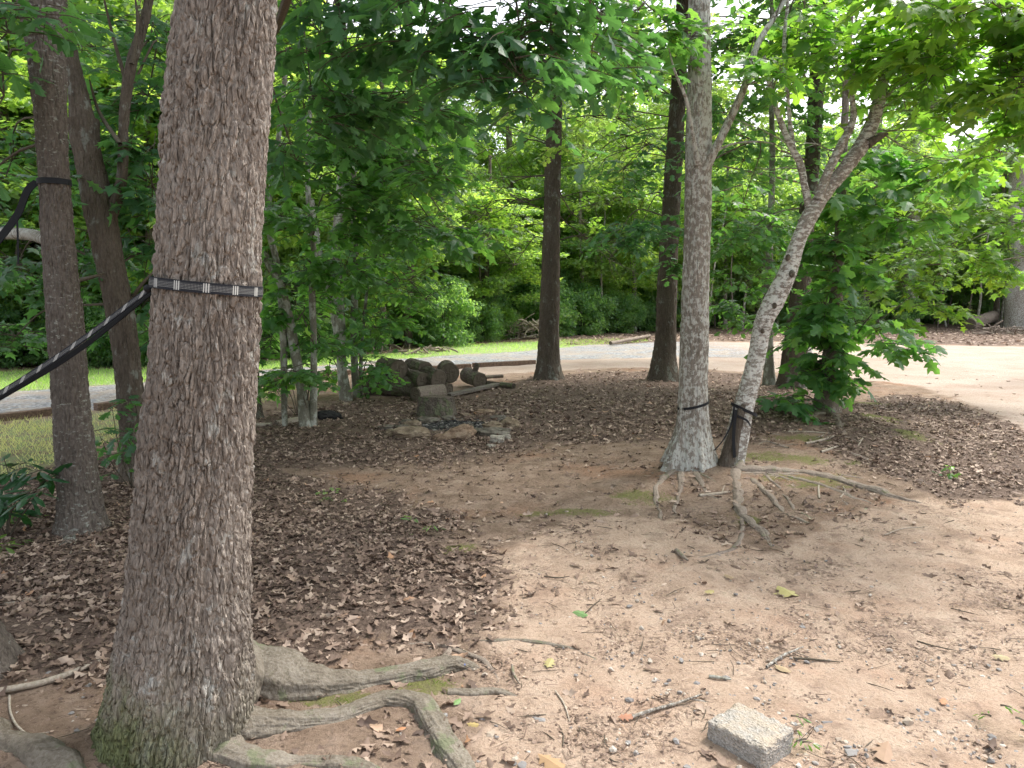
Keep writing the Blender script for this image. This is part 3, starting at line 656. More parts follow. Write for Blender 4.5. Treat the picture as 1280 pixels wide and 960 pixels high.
# ---------------------------------------------------------------- 2. other near trunks
def tree(name, label, cat, rows_, Y, mat, nth=120, ds=.012, bark=None, flare=(.06, .2), up=1.2, upr=.6, group=None, lean=0., seed=1., foot=None):
    pts, rad = trunk_from_px(rows_, Y, lean=lean); x, y = pts[0][0], pts[0][1]; z = gh1(x, y)
    pr = [(q, r) for q, r in zip(pts, rad) if q[2] > z+.04]; pts = [np.array([x, y, z-.15])]+[q for q, _ in pr]; rad = [rad[0]]+[r for _, r in pr]
    if up: pts, rad = extend(pts, rad, up, rad[-1]*upr)
    t = thing(name, label, cat, (x, y, z), group)
    v, f, info = tube(pts, rad, nth, ds, bark or bark_disp(.010, .035, .13, .05, .3, .35, flare), seed=seed)
    obj('trunk', v, f, mat, t, smooth=True); return t, pts, rad
def gy(px, py): return G(px, py)[1]
T2, p2, r2 = tree('oak_tree', 'dark mottled trunk on the left with a black strap high up round it', 'tree', [(24, 76, 0), (36, 79, 60), (43, 81, 120), (49, 83, 200), (54, 90, 300), (61, 101, 400), (67, 108, 480), (72, 116, 560), (76, 122, 610), (78, 128, 650), (76, 134, 676)], gy(104, 672)+.12, M['bark_left'], 220, .009, bark_disp(.009, .026, .08, .03, .3, .32, (.045, .13)), seed=2.)
overhead(T2, p2[-1][0]-1.3, p2[-1][1]+1.2, 7.6, 1., 2)
root(T2, [(118, 668), (140, 656), (158, 655), (175, 662)], [.05, .03, .02, .01], M['bark_left'], 3., 24, .015)
root(T2, [(92, 672), (78, 688), (60, 700)], [.06, .035, .01], M['bark_left'], 4., 24, .015)
T3, p3, r3 = tree('oak_tree', 'forked grey brown trunk between the strapped tree and the thick front trunk', 'tree', [(84, 122, 150), (93, 125, 190), (104, 140, 250), (120, 152, 320), (134, 166, 390), (143, 174, 450), (149, 180, 510), (152, 186, 570), (150, 192, 606)], gy(170, 604)+.1, M['bark_dark'], 130, .012, bark_disp(.008, .028, .09, .05, .3, .32, (.04, .14)), up=0, seed=3.)
Y3 = p3[0][1]
tt = Tubes(); tt.add([P(105, 160, Y3), P(95, 100, Y3), P(84, 50, Y3), P(75, 0, Y3), P(70, -60, Y3)], [.10, .062, .055, .05, .04], 40, .02, bark_disp(.006, .03, .1), 1.); tt.build('fork', M['bark_dark'], T3)
tt = Tubes(); tt.add([P(132, 285, Y3), P(150, 235, Y3), P(155, 150, Y3), P(162, 90, Y3), P(182, 20, Y3+.1), P(190, -30, Y3+.2)], [.055, .042, .036, .04, .034, .03], 40, .02, bark_disp(.005, .03, .1), 2.); tt.build('fork', M['bark_dark'], T3)
for a in ([(157, 100), (140, 40), (128, -10)], [(165, 80), (172, 30), (168, -10)], [(150, 180), (120, 130), (112, 100)], [(100, 350), (120, 345), (135, 340)], [(160, 380), (182, 350), (205, 328)]):
    tt = Tubes(); tt.add([P(x, y, Y3+R1.normal(0, .1)) for x, y in a], [.018, .012, .006], 7); tt.build('branch', M['twig'], T3)
# tree whose foot just enters the picture at the left edge
gE = G(-62, 845); TE = thing('oak_tree', 'dark flared tree foot cut off by the left edge beside a bare stick', 'tree', (gE[0], gE[1], gE[2]))
v, f, _ = tube([gE-[0, 0, .15], gE+[0, 0, .05], gE+[-.02, 0, .35], gE+[-.05, 0, 1.5], gE+[-.1, 0, 3.4]], [.22, .20, .125, .11, .10], 110, .012, bark_disp(.009, .03, .09, .04, .3, .32, (.06, .1)), seed=8.)
obj('trunk', v, f, M['bark_left'], TE, smooth=True)
# slim dark stub showing past the main trunk
TS, ps, rs = tree('pine_tree', 'thin dark trunk half hidden behind the thick front trunk', 'tree', [(313, 322, 300), (312, 323, 400), (311, 324, 480), (309, 326, 527)], gy(318, 524), M['bark_dark'], 40, .03, up=3.5)
# multi stemmed tree
def stems(root_, lst, Y, mat, nth=26, amp=.003):
    for k, (pl, w) in enumerate(lst):
        pp = [P(x, y, Y+(q[0] if q else 0)) for x, y, *q in pl]; z = gh1(pp[0][0], pp[0][1]); pp[0][2] = min(pp[0][2], z-.08)
        rr = [a/2/F*Y for a in w]; v, f, _ = tube(pp, rr, nth, .02, bark_disp(amp, .03, .12, .1, .4), seed=k*1.3)
        obj('stem', v, f, mat, root_, smooth=True)
g4 = G(386, 534); Y4 = g4[1]; T4 = thing('maple_tree', 'pale slender tree splitting low into two thin stems beside the thick trunk', 'tree', g4)
stems(T4, [([(384, 540), (379, 500), (369, 440), (355, 375), (345, 345), (325, 310), (305, 270, .1), (290, 200, .2)], [20, 13, 12, 12, 11, 7, 6, 5]), ([(391, 538), (392, 490), (392, 420), (390, 360), (392, 320), (385, 240), (388, 120)], [11, 9, 8, 8, 7, 6, 5]), ([(350, 360), (344, 320), (335, 280), (345, 200), (360, 60)], [7, 8, 7, 6, 5])], Y4, M['bark_sapling'])
g5 = G(440, 501); Y5 = g5[1]; T5 = thing('maple_tree', 'clump of four pale upright stems left of the stacked logs', 'tree', g5)
stems(T5, [([(432, 505), (428, 470), (425, 400), (421, 340), (422, 290), (430, 200), (440, 80)], [14, 12, 13, 13, 12, 11, 9]), ([(438, 502), (425, 440), (416, 390), (408, 360), (400, 320), (390, 250)], [9, 8, 8, 8, 7, 5]), ([(446, 503, .2), (443, 450, .2), (443, 380, .2), (445, 330, .2), (440, 250, .2), (450, 150, .3)], [10, 9, 9, 8, 7, 6]), ([(452, 500, .3), (451, 460, .3), (455, 400, .3), (462, 330, .4)], [5, 5, 4, 4])], Y5, M['bark_sapling'])
overhead(T5, g5[0]+1.2, g5[1]-.4, 7.8, 1.2, 1)
T6, p6, r6 = tree('pine_tree', 'straight dark trunk right of the logs standing alone before the driveway', 'tree', [(687, 702, 0), (685, 703, 100), (682, 702, 180), (679, 700, 280), (676, 700, 360), (673, 699, 420), (671, 700, 450), (668, 703, 472)], gy(686, 474), M['bark_dark'], 90, .022, bark_disp(.012, .045, .16, .04, .3, .35, (.07, .16)), up=2.2, seed=5.)
T7, p7, r7 = tree('pine_tree', 'dark trunk with a dropping collar of leaves just left of the pale double trunk', 'tree', [(838, 857, 120), (832, 853, 200), (826, 848, 290), (821, 846, 370), (818, 845, 430), (813, 846, 460), (809, 850, 474)], gy(830, 475), M['bark_dark'], 90, .022, bark_disp(.012, .045, .16, .04, .3, .35, (.07, .16)), up=3.2, seed=6.)
T7['label'] = 'dark trunk by the driveway close behind the tall pale barked trunk'
T8, p8, r8 = tree('oak_tree', 'tall straight grey trunk with pale lichen and a black cord round its foot', 'tree', [(861, 887, 0), (860, 888, 60), (859, 889, 130), (857, 889, 200), (856, 888, 280), (853, 886, 360), (850, 885, 440), (849, 884, 500), (846, 886, 540), (840, 889, 565), (833, 893, 586)], gy(863, 583)+.1, M['bark_grey'], 170, .012, bark_disp(.007, .03, .12, .04, .3, .34, (.075, .24)), seed=7.)
Y8 = p8[0][1]
tt = Tubes()
tt.add([P(880, 212, Y8-.05), P(892, 190, Y8-.1), P(912, 150, Y8-.1), P(932, 105, Y8-.15), P(945, 60, Y8-.1), P(972, 15, Y8), P(1000, -30, Y8)], [.05, .038, .033, .03, .026, .02, .015], 16, .03)
tt.build('branch', M['bark_grey'], T8); tt = Tubes(); tt.add([P(872, 205, Y8-.12), P(866, 170, Y8-.2), P(858, 125, Y8-.3), P(842, 85, Y8-.4), P(836, 60, Y8-.45)], [.03, .018, .014, .009, .003], 9)
tt.build('branch', M['bark_grey'], T8); tt = Tubes(); tt.add([P(935, 105, Y8), P(958, 98, Y8), P(985, 88, Y8)], [.014, .01, .004], 7); tt.build('branch', M['bark_grey'], T8); tt = Tubes(); tt.add([P(893, 190, Y8-.1), P(915, 180, Y8), P(960, 178, Y8), P(990, 190, Y8+.1)], [.012, .009, .006, .003], 7)
tt.build('branch', M['bark_grey'], T8)
g9 = G(914, 580); Y9 = g9[1]+.05
T9 = thing('birch_like_tree', 'leaning white blotched trunk that forks into several crooked pale limbs', 'tree', g9)
def limb(root_, pl, w, Y, mat, nm, nth=60, ds=.015, amp=.004, seed=0., bd=None):
    pp = [P(x, y, Y+(q[0] if q else 0)) for x, y, *q in pl]; rr = [a/2/F*Y for a in w]
    v, f, i = tube(pp, rr, nth, ds, bd or bark_disp(amp, .05, .10, .12, .35), seed=seed); return obj(nm, v, f, mat, root_, smooth=True), i
limb(T9, [(910, 600), (916, 572), (922, 545), (928, 515), (936, 485), (947, 440), (956, 400), (970, 372), (985, 340), (998, 300), (1013, 268), (1028, 245), (1046, 222)], [38, 30, 28, 25, 23, 22, 23, 25, 22, 18, 20, 17, 16], Y9, M['bark_birch'], 'trunk', 110, .010, seed=1.)
limb(T9, [(1040, 230), (1058, 208), (1078, 180), (1092, 150), (1102, 110), (1118, 60), (1135, 5), (1150, -50)], [17, 17, 18, 16, 13, 12, 10, 8], Y9, M['bark_birch'], 'limb', 60, seed=2.)
limb(T9, [(1012, 262), (1005, 230), (1000, 205), (988, 182), (975, 150), (963, 110), (955, 70)], [10, 9, 9, 8, 7, 6, 4], Y9, M['bark_birch'], 'limb', 40, seed=3.)
limb(T9, [(1022, 250), (1035, 215), (1052, 180), (1066, 150), (1064, 110), (1068, 60)], [11, 11, 10, 8, 6, 5], Y9-.05, M['bark_birch'], 'limb', 40, seed=4.)
limb(T9, [(992, 190), (987, 150), (984, 110), (980, 60), (985, 0)], [6, 5, 4, 4, 3], Y9+.05, M['bark_birch'], 'limb', 20, seed=5.)
limb(T9, [(1084, 180), (1098, 172), (1110, 167)], [12, 8, 3], Y9-.05, M['bark_log'], 'broken_stub', 20, seed=5.)
limb(T9, [(1095, 140), (1120, 105), (1150, 75), (1190, 50)], [6, 5, 4, 2], Y9, M['bark_birch'], 'limb', 14, seed=6.)
# knots
for x, y, r in ((990, 342, .035), (968, 382, .028), (953, 414, .022), (985, 322, .03)):
    c = P(x, y, Y9-.085); v = IC1[0]*[r*.75, .02, r]+c; obj('knot', v, IC1[1], M['bark_dark'], T9, smooth=True)
# twiggy tangle
def twigs(tw, start, d, L, n, r=.006, lift=0.):
    d = unit(np.asarray(d, float)); a = [start]
    for k in range(5): a.append(a[-1]+d*L/5+R1.normal(0, .035*L, 3)+[0, 0, lift*L*.04*k])
    tw.add(a, np.linspace(r, r*.25, 6), 5, L/12)
    for _ in range(n):
        k = R1.randint(1, 5); b = a[k]; dd = unit(d+R1.normal(0, .6, 3)); l = L*R1.uniform(.25, .6)
        tw.add([b, b+dd*l*.5+R1.normal(0, .04*l, 3), b+dd*l+R1.normal(0, .08*l, 3)], [r*.5, r*.3, r*.12], 4, l/6)
tt = Tubes()
for x, y, dx, dz in [(1095, 140, 1, .3), (1100, 120, 1, .6), (1090, 160, 1, 0), (1110, 90, 1, .1), (1080, 180, 1, .1), (1105, 168, .8, -.3), (1060, 120, -.5, .8), (985, 180, -1, .3), (965, 120, .7, .8), (1118, 60, 1, .2), (1050, 190, -.8, .1), (1000, 210, -1, .1), (1102, 110, -.6, .8), (1085, 170, .9, .4)]:
    twigs(tt, P(x, y, Y9), (dx, R1.normal(0, .5), dz), R1.uniform(.4, .9), 7, .007)
tt.build('twigs', M['bark_sapling'], T9)
T10, p10, r10 = tree('pine_tree', 'dark trunk standing behind the leaning pale trunk with an orange patch at its foot', 'tree', [(1018, 1036, 0), (1012, 1031, 100), (1006, 1024, 200), (1001, 1020, 250), (994, 1015, 310), (987, 1012, 380), (979, 1008, 440), (973, 1010, 486)], gy(990, 484), M['bark_dark'], 90, .02, up=2., seed=9.)
c = P(1006, 453, p10[0][1]-.21); obj('orange_patch', IC1[0]*[.05, .02, .08]+c, IC1[1], rock_mat('orange_paint', (.45, .12, .03), (.55, .18, .05), (.6, .25, .1)), T10, smooth=True)
T12, p12, _ = tree('maple_tree', 'thin grey sapling trunk between the leaning pale trunk and the dark one', 'tree', [(961, 967, 100), (962, 969, 200), (958, 966, 300), (957, 966, 400), (955, 968, 482)], gy(962, 482), M['bark_sapling'], 30, .03, up=1.5)
T11, p11, r11 = tree('maple_tree', 'leafy maple whose low branches wrap its trunk right of the leaning pale trunk', 'tree', [(1046, 1057, 250), (1042, 1055, 320), (1036, 1052, 390), (1027, 1047, 450), (1020, 1046, 490), (1016, 1050, 516)], gy(1034, 515), M['bark_brown'], 90, .015, bark_disp(.006, .035, .12, .05, .3, .35, (.03, .12)), up=3., seed=10., flare=None)
T13, p13, _ = tree('poplar_tree', 'smooth pale upright trunk far behind the dark trunk', 'tree', [(1005, 1013, 330), (1004, 1013, 400), (1003, 1014, 428)], 21., M['bark_birch'], 24, .1, up=5.)
overhead(T6, p6[-1][0]-.4, p6[-1][1], 10.2, 1.5, 2); overhead(T7, p7[-1][0]+.2, p7[-1][1]-.3, 9.6, 1.4, 0); overhead(T8, p8[-1][0]-1.3, p8[-1][1]+.9, 7.8, 1.2, 1)
overhead(T10, p10[-1][0], p10[-1][1]+.4, 9., 1.4, 0)
# roots of the two right trunks
RB = 'bark_root'
root(T9, [(918, 572), (928, 586), (955, 588), (1000, 590), (1045, 600), (1085, 612), (1130, 624), (1165, 632)], [.05, .055, .052, .055, .05, .042, .028, .012], M[RB], 1., 40, .012, .005, -.17)
root(T9, [(985, 596), (1040, 612), (1075, 626), (1100, 632)], [.02, .03, .025, .01], M[RB], 1.4, 24, .015, .004, -.17)
root(T9, [(916, 572), (919, 598), (922, 620), (925, 640), (940, 655), (955, 668), (966, 684)], [.05, .042, .038, .034, .032, .026, .012], M[RB], 2., 40, .012, .004, -.17)
root(T9, [(940, 600), (962, 620), (980, 640), (1004, 652), (1030, 660)], [.03, .022, .02, .016, .006], M[RB], 2.7, 24, .012, .004, -.17)
root(T9, [(955, 592), (975, 612), (990, 632), (1000, 655)], [.02, .012, .012, .005], M[RB], 3., 16, .015, .002, -.17)
root(T11, [(1042, 515), (1050, 535), (1064, 552), (1080, 566)], [.05, .03, .02, .01], M[RB], 3.1, 24, .015, .004, -.17)
root(T11, [(1048, 560), (1075, 572), (1100, 582), (1130, 602)], [.015, .028, .022, .008], M[RB], 3.6, 24, .015, .004, -.17)
root(T11, [(1028, 516), (1000, 525), (980, 535)], [.05, .03, .01], M[RB], 3.9, 24, .015, .004, -.17)
root(T8, [(848, 578), (838, 590), (825, 602), (820, 622), (826, 645), (830, 665)], [.035, .030, .022, .018, .014, .007], M[RB], 4., 24, .012, .004, -.17)
root(T8, [(870, 592), (880, 610), (895, 622), (915, 626)], [.028, .018, .012, .005], M[RB], 4.4, 20, .012, .004, -.17)
root(T8, [(852, 592), (850, 615), (842, 640), (846, 660)], [.028, .015, .010, .004], M[RB], 4.7, 20, .012, .004, -.17)
for k, a in enumerate([[(1000, 640), (1022, 655), (1045, 662)], [(1022, 628), (1040, 640), (1052, 648)], [(1050, 625), (1075, 640), (1095, 644)], [(930, 640), (905, 690), (850, 700)], [(985, 560), (960, 552), (940, 560)]]):
    root(T9, a, [.014, .012, .005], M[RB], 7.+k, 14, .02, .002, -.17)
for k in range(16):
    an = R1.uniform(-.4, 3.5); c0 = G(R1.choice([870, 925, 935, 960, 1035]), 590 if k % 4 else 540); L = R1.uniform(.4, 1.1); pl = []
    for t_ in np.linspace(.1, 1, 4):
        x_ = c0[0]+math.cos(an+t_*.5)*L*t_; y_ = c0[1]-abs(math.sin(an+t_*.3))*L*t_*.9
        d_ = np.array([x_, y_, gh1(x_, y_)-CZ]); zf = d_[1]*cp-d_[2]*sp; pl.append((640+F*d_[0]/zf, 480-F*(d_[1]*sp+d_[2]*cp)/zf))
    rr = R1.uniform(.008, .022); root(T9 if k % 2 else T8, pl, [rr, rr*.9, rr*.6, rr*.25], M['bark_root'], 20+k*1.7, 14, .02, .003, -.5)
root(t1, [(-190, 930), (-80, 905), (0, 922), (45, 940), (90, 968), (140, 1020)], [.035, .05, .052, .05, .045, .03], M['root_main'], 8.5, 60, .008, .005, -.06)
limb(T9, [(908, 592), (912, 570), (917, 545), (924, 518), (930, 505)], [32, 22, 17, 13, 6], Y9-.07, M['bark_dark'], 'dark_stub', 50, .012, .006, 3.)
# ---------------------------------------------------------------- foliage of the middle distance trees
def boughs(root_, lst, T, mat, size, L, nl, limb=.012, up=None, nm='foliage', droop=.3):
    lv, tw = Leaves(), Tubes()
    for px, py, Y, rx, ry, rz, ns, tb, *o in lst:
        org = P(*o[0]) if o else None
        blob(lv, tw, P(px, py, Y), (rx, ry, rz), ns, org, size, L, nl, tb, limb, droop)
    lv.crown(tw, 'crown', T, mat, root_)
boughs(T2, [(10, 40, 4.3, .25, .3, .25, 14, .4, (50, -40, 4.6)), (50, 15, 4.1, .16, .2, .12, 6, .5, (60, -60, 4.4)), (5, 120, 4.6, .2, .3, .2, 8, .3, (50, 60, 4.7)), (-30, 230, 5., .3, .4, .3, 10, .4, (50, 180, 4.8)), (55, 235, 5.8, .14, .3, .2, 5, .5)], T_OAK, M['leaf_oak'], .13, .33, 7)
boughs(T3, [(15, 200, 6.6, .5, .5, .5, 30, .35, (90, 150, 6.2)), (20, 330, 7., .55, .5, .5, 40, .35, (130, 330, 6.4)), (20, 420, 7.3, .4, .4, .25, 20, .5, (130, 380, 6.4)), (110, 330, 6.9, .3, .4, .5, 22, .4, (140, 350, 6.2)),
    (185, 120, 6.8, .45, .5, .55, 36, .3, (160, 120, 6.3)), (190, 230, 6.4, .35, .4, .5, 34, .3, (150, 250, 6.2)), (185, 320, 6.6, .28, .4, .35, 22, .35, (150, 330, 6.2)), (130, 200, 6.7, .3, .3, .4, 16, .4, (140, 260, 6.2)), (190, 30, 7., .5, .5, .4, 26, .4, (175, 60, 6.4)), (120, 60, 7.4, .5, .5, .6, 26, .5, (90, 90, 6.4)),
    (195, 420, 6.6, .12, .3, .3, 9, .4, (165, 400, 6.2))], T_MAPLE5, M['leaf_oak'], .125, .36, 8)
boughs(T4, [(360, 90, 7.2, .4, .6, .5, 30, .4, (360, 60, 8)), (400, 200, 7.2, .5, .6, .5, 44, .35, (388, 200, 8.3)), (480, 200, 7.4, .55, .6, .45, 44, .3, (400, 230, 8.3)), (545, 285, 7.6, .48, .5, .2, 26, .3, (420, 250, 8)), (440, 270, 8., .55, .5, .4, 40, .35, (390, 300, 8.4)), (355, 270, 8.4, .35, .5, .45, 28, .4, (340, 290, 8.5)),
    (500, 130, 6.8, .5, .5, .4, 30, .3, (400, 110, 8)), (550, 210, 7., .3, .4, .4, 18, .25, (450, 170, 7.8)), (380, 330, 8.8, .35, .4, .25, 16, .5, (390, 330, 8.5)), (365, 460, 8.4, .24, .3, .2, 10, .55, (384, 500, 8.6)), (345, 485, 8.3, .22, .3, .12, 7, .6, (384, 510, 8.6)), (370, 380, 8.9, .35, .4, .3, 22, .5, (372, 400, 8.6)), (400, 420, 8.9, .25, .3, .25, 14, .5, (392, 430, 8.6)), (340, 420, 8.9, .22, .3, .2, 10, .55, (372, 430, 8.6)), (430, 340, 8.6, .4, .4, .3, 22, .45, (392, 340, 8.6))], T_MAPLE5, M['leaf_maple'], .14, .4, 8, .010)
boughs(T5, [(440, 320, 10.8, .6, .8, .5, 40, .45, (430, 300, 11)), (500, 350, 11.5, .8, .8, .4, 36, .5, (445, 330, 11)), (530, 300, 12., .9, .8, .5, 40, .5, (445, 300, 11)), (400, 370, 11., .5, .6, .45, 28, .4, (425, 380, 11)), (470, 410, 11.2, .3, .5, .4, 20, .3, (450, 420, 11.2)), (470, 465, 10.9, .16, .3, .3, 12, .3, (452, 480, 11.1)), (440, 200, 11, 1., .9, .7, 40, .4, (430, 200, 11)), (350, 400, 11.5, .5, .6, .4, 22, .5, (420, 400, 11.2)), (400, 440, 11, .3, .3, .3, 12, .5, (430, 450, 11.1)), (480, 400, 11.6, .5, .5, .4, 26, .5, (450, 400, 11.2)), (500, 290, 11., .7, .6, .4, 30, .5, (445, 300, 11)), (410, 470, 11.2, .3, .3, .2, 12, .5, (430, 480, 11.1))], T_MID, M['leaf_maple'], .125, .4, 8, .010)
boughs(T8, [(930, 85, 6.4, .28, .3, .2, 9, .5, (940, 80, 6.7)), (880, 45, 6.0, .2, .2, .1, 4, .5, (880, 20, 6.6)), (930, 250, 7.2, .3, .4, .25, 10, .35, (890, 200, 6.7)), (970, 20, 6.4, .4, .4, .15, 14, .5, (972, 15, 6.6)), (800, 60, 6.2, .35, .4, .25, 16, .35, (860, 20, 6.6)), (800, 10, 5.6, .4, .4, .2, 18, .3, (860, -10, 6.6))], T_MAPLE5, M['leaf_maple'], .12, .35, 7, .008)
boughs(T9, [(1010, 40, 6.4, .4, .4, .25, 18, .55, (985, 20, 6.8)), (1060, 70, 6.3, .3, .4, .25, 14, .5, (1066, 90, 6.9)), (1130, 60, 6.2, .45, .4, .3, 30, .6, (1120, 60, 6.9)), (1200, 50, 5.8, .45, .4, .3, 38, .65, (1150, 20, 6.6)), (1260, 90, 5.6, .35, .4, .35, 34, .7, (1190, 40, 6.3)),
    (1190, 130, 6.2, .4, .4, .22, 24, .6, (1120, 100, 6.8)), (1250, 190, 6.2, .3, .4, .25, 18, .6, (1190, 120, 6.3)), (1130, 0, 5.6, .5, .4, .2, 26, .6, (1140, -20, 6.6)), (1250, 10, 5.2, .4, .4, .25, 28, .7, (1190, 0, 6)), (1300, 120, 5.6, .3, .3, .4, 16, .7, (1250, 60, 5.8))], T_MAPLE, M['leaf_yellow'], .125, .36, 8, .009)
lr = [(1075, 190, 9.6, .45, .6, .4, 30, .3, (1052, 230, 10)), (1130, 210, 9.4, .5, .6, .4, 38, .35, (1052, 240, 10)), (1190, 200, 9.2, .5, .6, .4, 34, .35, (1100, 220, 9.8)), (1090, 270, 9.6, .45, .5, .35, 34, .2, (1050, 280, 10)), (1070, 340, 9.7, .35, .4, .35, 26, .25, (1045, 350, 10)),
    (1130, 270, 9.5, .4, .5, .3, 26, .3, (1060, 290, 10)), (1030, 385, 9.45, .2, .22, .35, 34, .35, (1040, 390, 10)), (1070, 405, 9.4, .34, .35, .28, 36, .35, (1036, 400, 10)), (1108, 430, 9.3, .22, .25, .12, 16, .2, (1070, 420, 9.6)), (1030, 440, 9.45, .16, .18, .25, 20, .35, (1034, 450, 10)), (985, 500, 9.3, .16, .2, .08, 8, .15, (1025, 505, 9.9)), (1050, 475, 9.6, .16, .2, .16, 10, .35, (1038, 490, 10)), (1005, 400, 9.7, .15, .3, .3, 12, .4, (1036, 400, 10)), (1045, 320, 9.4, .28, .3, .3, 30, .2, (1045, 330, 10)), (1000, 460, 9.7, .14, .2, .12, 10, .5, (1030, 470, 10)), (1050, 250, 9.3, .22, .15, .2, 18, .4, (1052, 230, 10)), (1046, 300, 9.35, .15, .12, .2, 14, .35, (1048, 290, 10)), (1036, 410, 9.4, .14, .12, .25, 20, .3, (1036, 420, 10)), (1028, 455, 9.5, .12, .12, .14, 12, .35, (1030, 460, 10))]
dY = p11[0][1]-9.72; print('dY', dY); lr = [(a[0], a[1], a[2]+dY)+a[3:6]+(max(4, int(a[6]*.55)), a[7]+.1)+((a[8][0], a[8][1], a[8][2]+dY),) for a in lr]
boughs(T11, lr, T_MAPLE, M['leaf_maple'], .15, .36, 7, .009)
# brighter outer boughs of the maple row to the right
g14 = G(1330, 470); T14, p14, _ = tree('maple_tree', 'bright maple at the right edge whose boughs reach over the gravel', 'tree', [(1340, 1362, 100), (1335, 1360, 250), (1330, 1362, 400), (1325, 1365, 470)], gy(1345, 470), M['bark_brown'], 40, .05, up=3.)
boughs(T14, [(1230, 260, 11., .8, .8, .5, 52, .6, (1330, 250, 12)), (1270, 190, 11, .7, .8, .5, 40, .6, (1335, 200, 12)), (1190, 310, 10.6, .6, .6, .4, 44, .6, (1300, 280, 12)), (1140, 330, 10.2, .45, .5, .3, 34, .6, (1200, 300, 11)), (1250, 340, 10.8, .5, .6, .25, 34, .65, (1300, 320, 12)), (1110, 350, 10, .4, .4, .25, 22, .6, (1180, 330, 10.8)), (1160, 380, 10.2, .3, .3, .12, 10, .65, (1180, 350, 10.6)), (1100, 400, 10., .3, .3, .15, 12, .5, (1140, 370, 10.5)), (1290, 280, 10.5, .5, .6, .5, 24, .5, (1335, 280, 12)), (1200, 120, 10.5, .9, .8, .6, 50, .5, (1330, 100, 12)), (1110, 110, 11, .8, .8, .6, 40, .4, (1330, 80, 12))], T_MAPLE5, M['leaf_yellow'], .135, .42, 8, .012)
boughs(T7, [(800, 285, 12.2, .75, .5, .22, 34, .35, (830, 250, 13)), (770, 300, 12, .4, .4, .12, 10, .35, (830, 270, 13)), (850, 290, 12.4, .4, .4, .3, 18, .3, (840, 260, 13)), (780, 210, 12.6, .6, .6, .4, 24, .55, (840, 200, 13)), (760, 110, 12.4, .8, .6, .5, 30, .6, (840, 120, 13)), (840, 60, 12.5, .8, .6, .6, 34, .25, (845, 100, 13)), (838, 330, 12.7, .25, .3, .3, 10, .3, (835, 310, 13)), (845, 180, 12.6, .4, .4, .5, 18, .2, (842, 180, 13))], T_MID, M['leaf_oak'], .13, .42, 8, .012)
boughs(T6, [(690, 40, 13, 1.1, .9, .7, 44, .45, (694, 40, 13.4)), (620, 100, 13, .8, .8, .5, 26, .6, (690, 100, 13.5)), (760, 60, 13.4, .8, .8, .5, 26, .5, (694, 90, 13.5)), (705, 170, 13, .4, .5, .3, 8, .6, (692, 170, 13.4))], T_MID, M['leaf_wood'], .13, .42, 8, .012)
boughs(T10, [(920, 300, 12.3, .7, .6, .6, 50, .25, (1000, 260, 12.4)), (930, 200, 12.3, .7, .6, .7, 54, .3, (1008, 200, 12.4)), (900, 380, 12.6, .45, .5, .3, 22, .25, (985, 350, 12.4)), (980, 120, 12.5, .8, .6, .7, 48, .35, (1020, 120, 12.4)), (1050, 60, 12.6, .9, .6, .7, 44, .35, (1024, 80, 12.4)), (960, 40, 12.4, .7, .6, .5, 34, .4, (1024, 40, 12.4)), (1010, 200, 13.2, .5, .5, .5, 20, .35), (970, 270, 12.9, .5, .5, .5, 26, .3), (910, 60, 12.6, .6, .6, .6, 34, .35), (905, 140, 12.8, .5, .6, .6, 30, .3), (1080, 140, 12.6, .7, .6, .6, 30, .35)], T_MID, M['leaf_maple'], .13, .42, 8, .013)
boughs(T12, [(945, 400, 12, .5, .5, .12, 14, .4, (960, 380, 12.3)), (935, 350, 12, .5, .5, .3, 20, .25, (960, 330, 12.3)), (990, 330, 12.2, .3, .4, .3, 10, .4, (960, 320, 12.3))], T_MID, M['leaf_maple'], .13, .4, 7, .008)
boughs(T13, [(740, 130, 19, 1.3, 1., .9, 50, .5, (1009, 200, 21)), (800, 190, 19, 1.2, 1., .8, 44, .6, (1009, 230, 21)), (780, 90, 19.5, 1.3, 1., .9, 50, .5, (1009, 120, 21)), (860, 110, 20, 1.4, 1., 1., 50, .5, (1009, 120, 21)), (920, 140, 20, 1.3, 1., 1., 44, .6, (1009, 150, 21)), (900, 50, 20, 1.6, 1., 1., 50, .5, (1009, 80, 21)), (1000, 90, 20, 1.5, 1., 1.2, 50, .6, (1009, 100, 21)), (1090, 120, 20, 1.6, 1., 1., 44, .6, (1009, 130, 21)), (1000, 10, 20, 1.8, 1., 1., 44, .5, (1009, 30, 21)), (840, 20, 20, 1.6, 1., .8, 40, .4, (1009, 30, 21))], T_MID, M['leaf_wood'], .17, .6, 9, .03)
boughs(T6, [(590, 230, 14, .8, .8, .45, 22, .6, (690, 220, 13.6)), (620, 290, 14.5, .8, .8, .4, 20, .65, (690, 280, 13.6)), (760, 250, 14.5, .7, .8, .5, 20, .65, (690, 250, 13.6)), (740, 180, 14.5, .7, .8, .5, 20, .6, (690, 180, 13.6)), (560, 170, 14, .8, .8, .5, 20, .55, (690, 180, 13.6))], T_MID, M['leaf_yellow'], .12, .42, 8, .010)
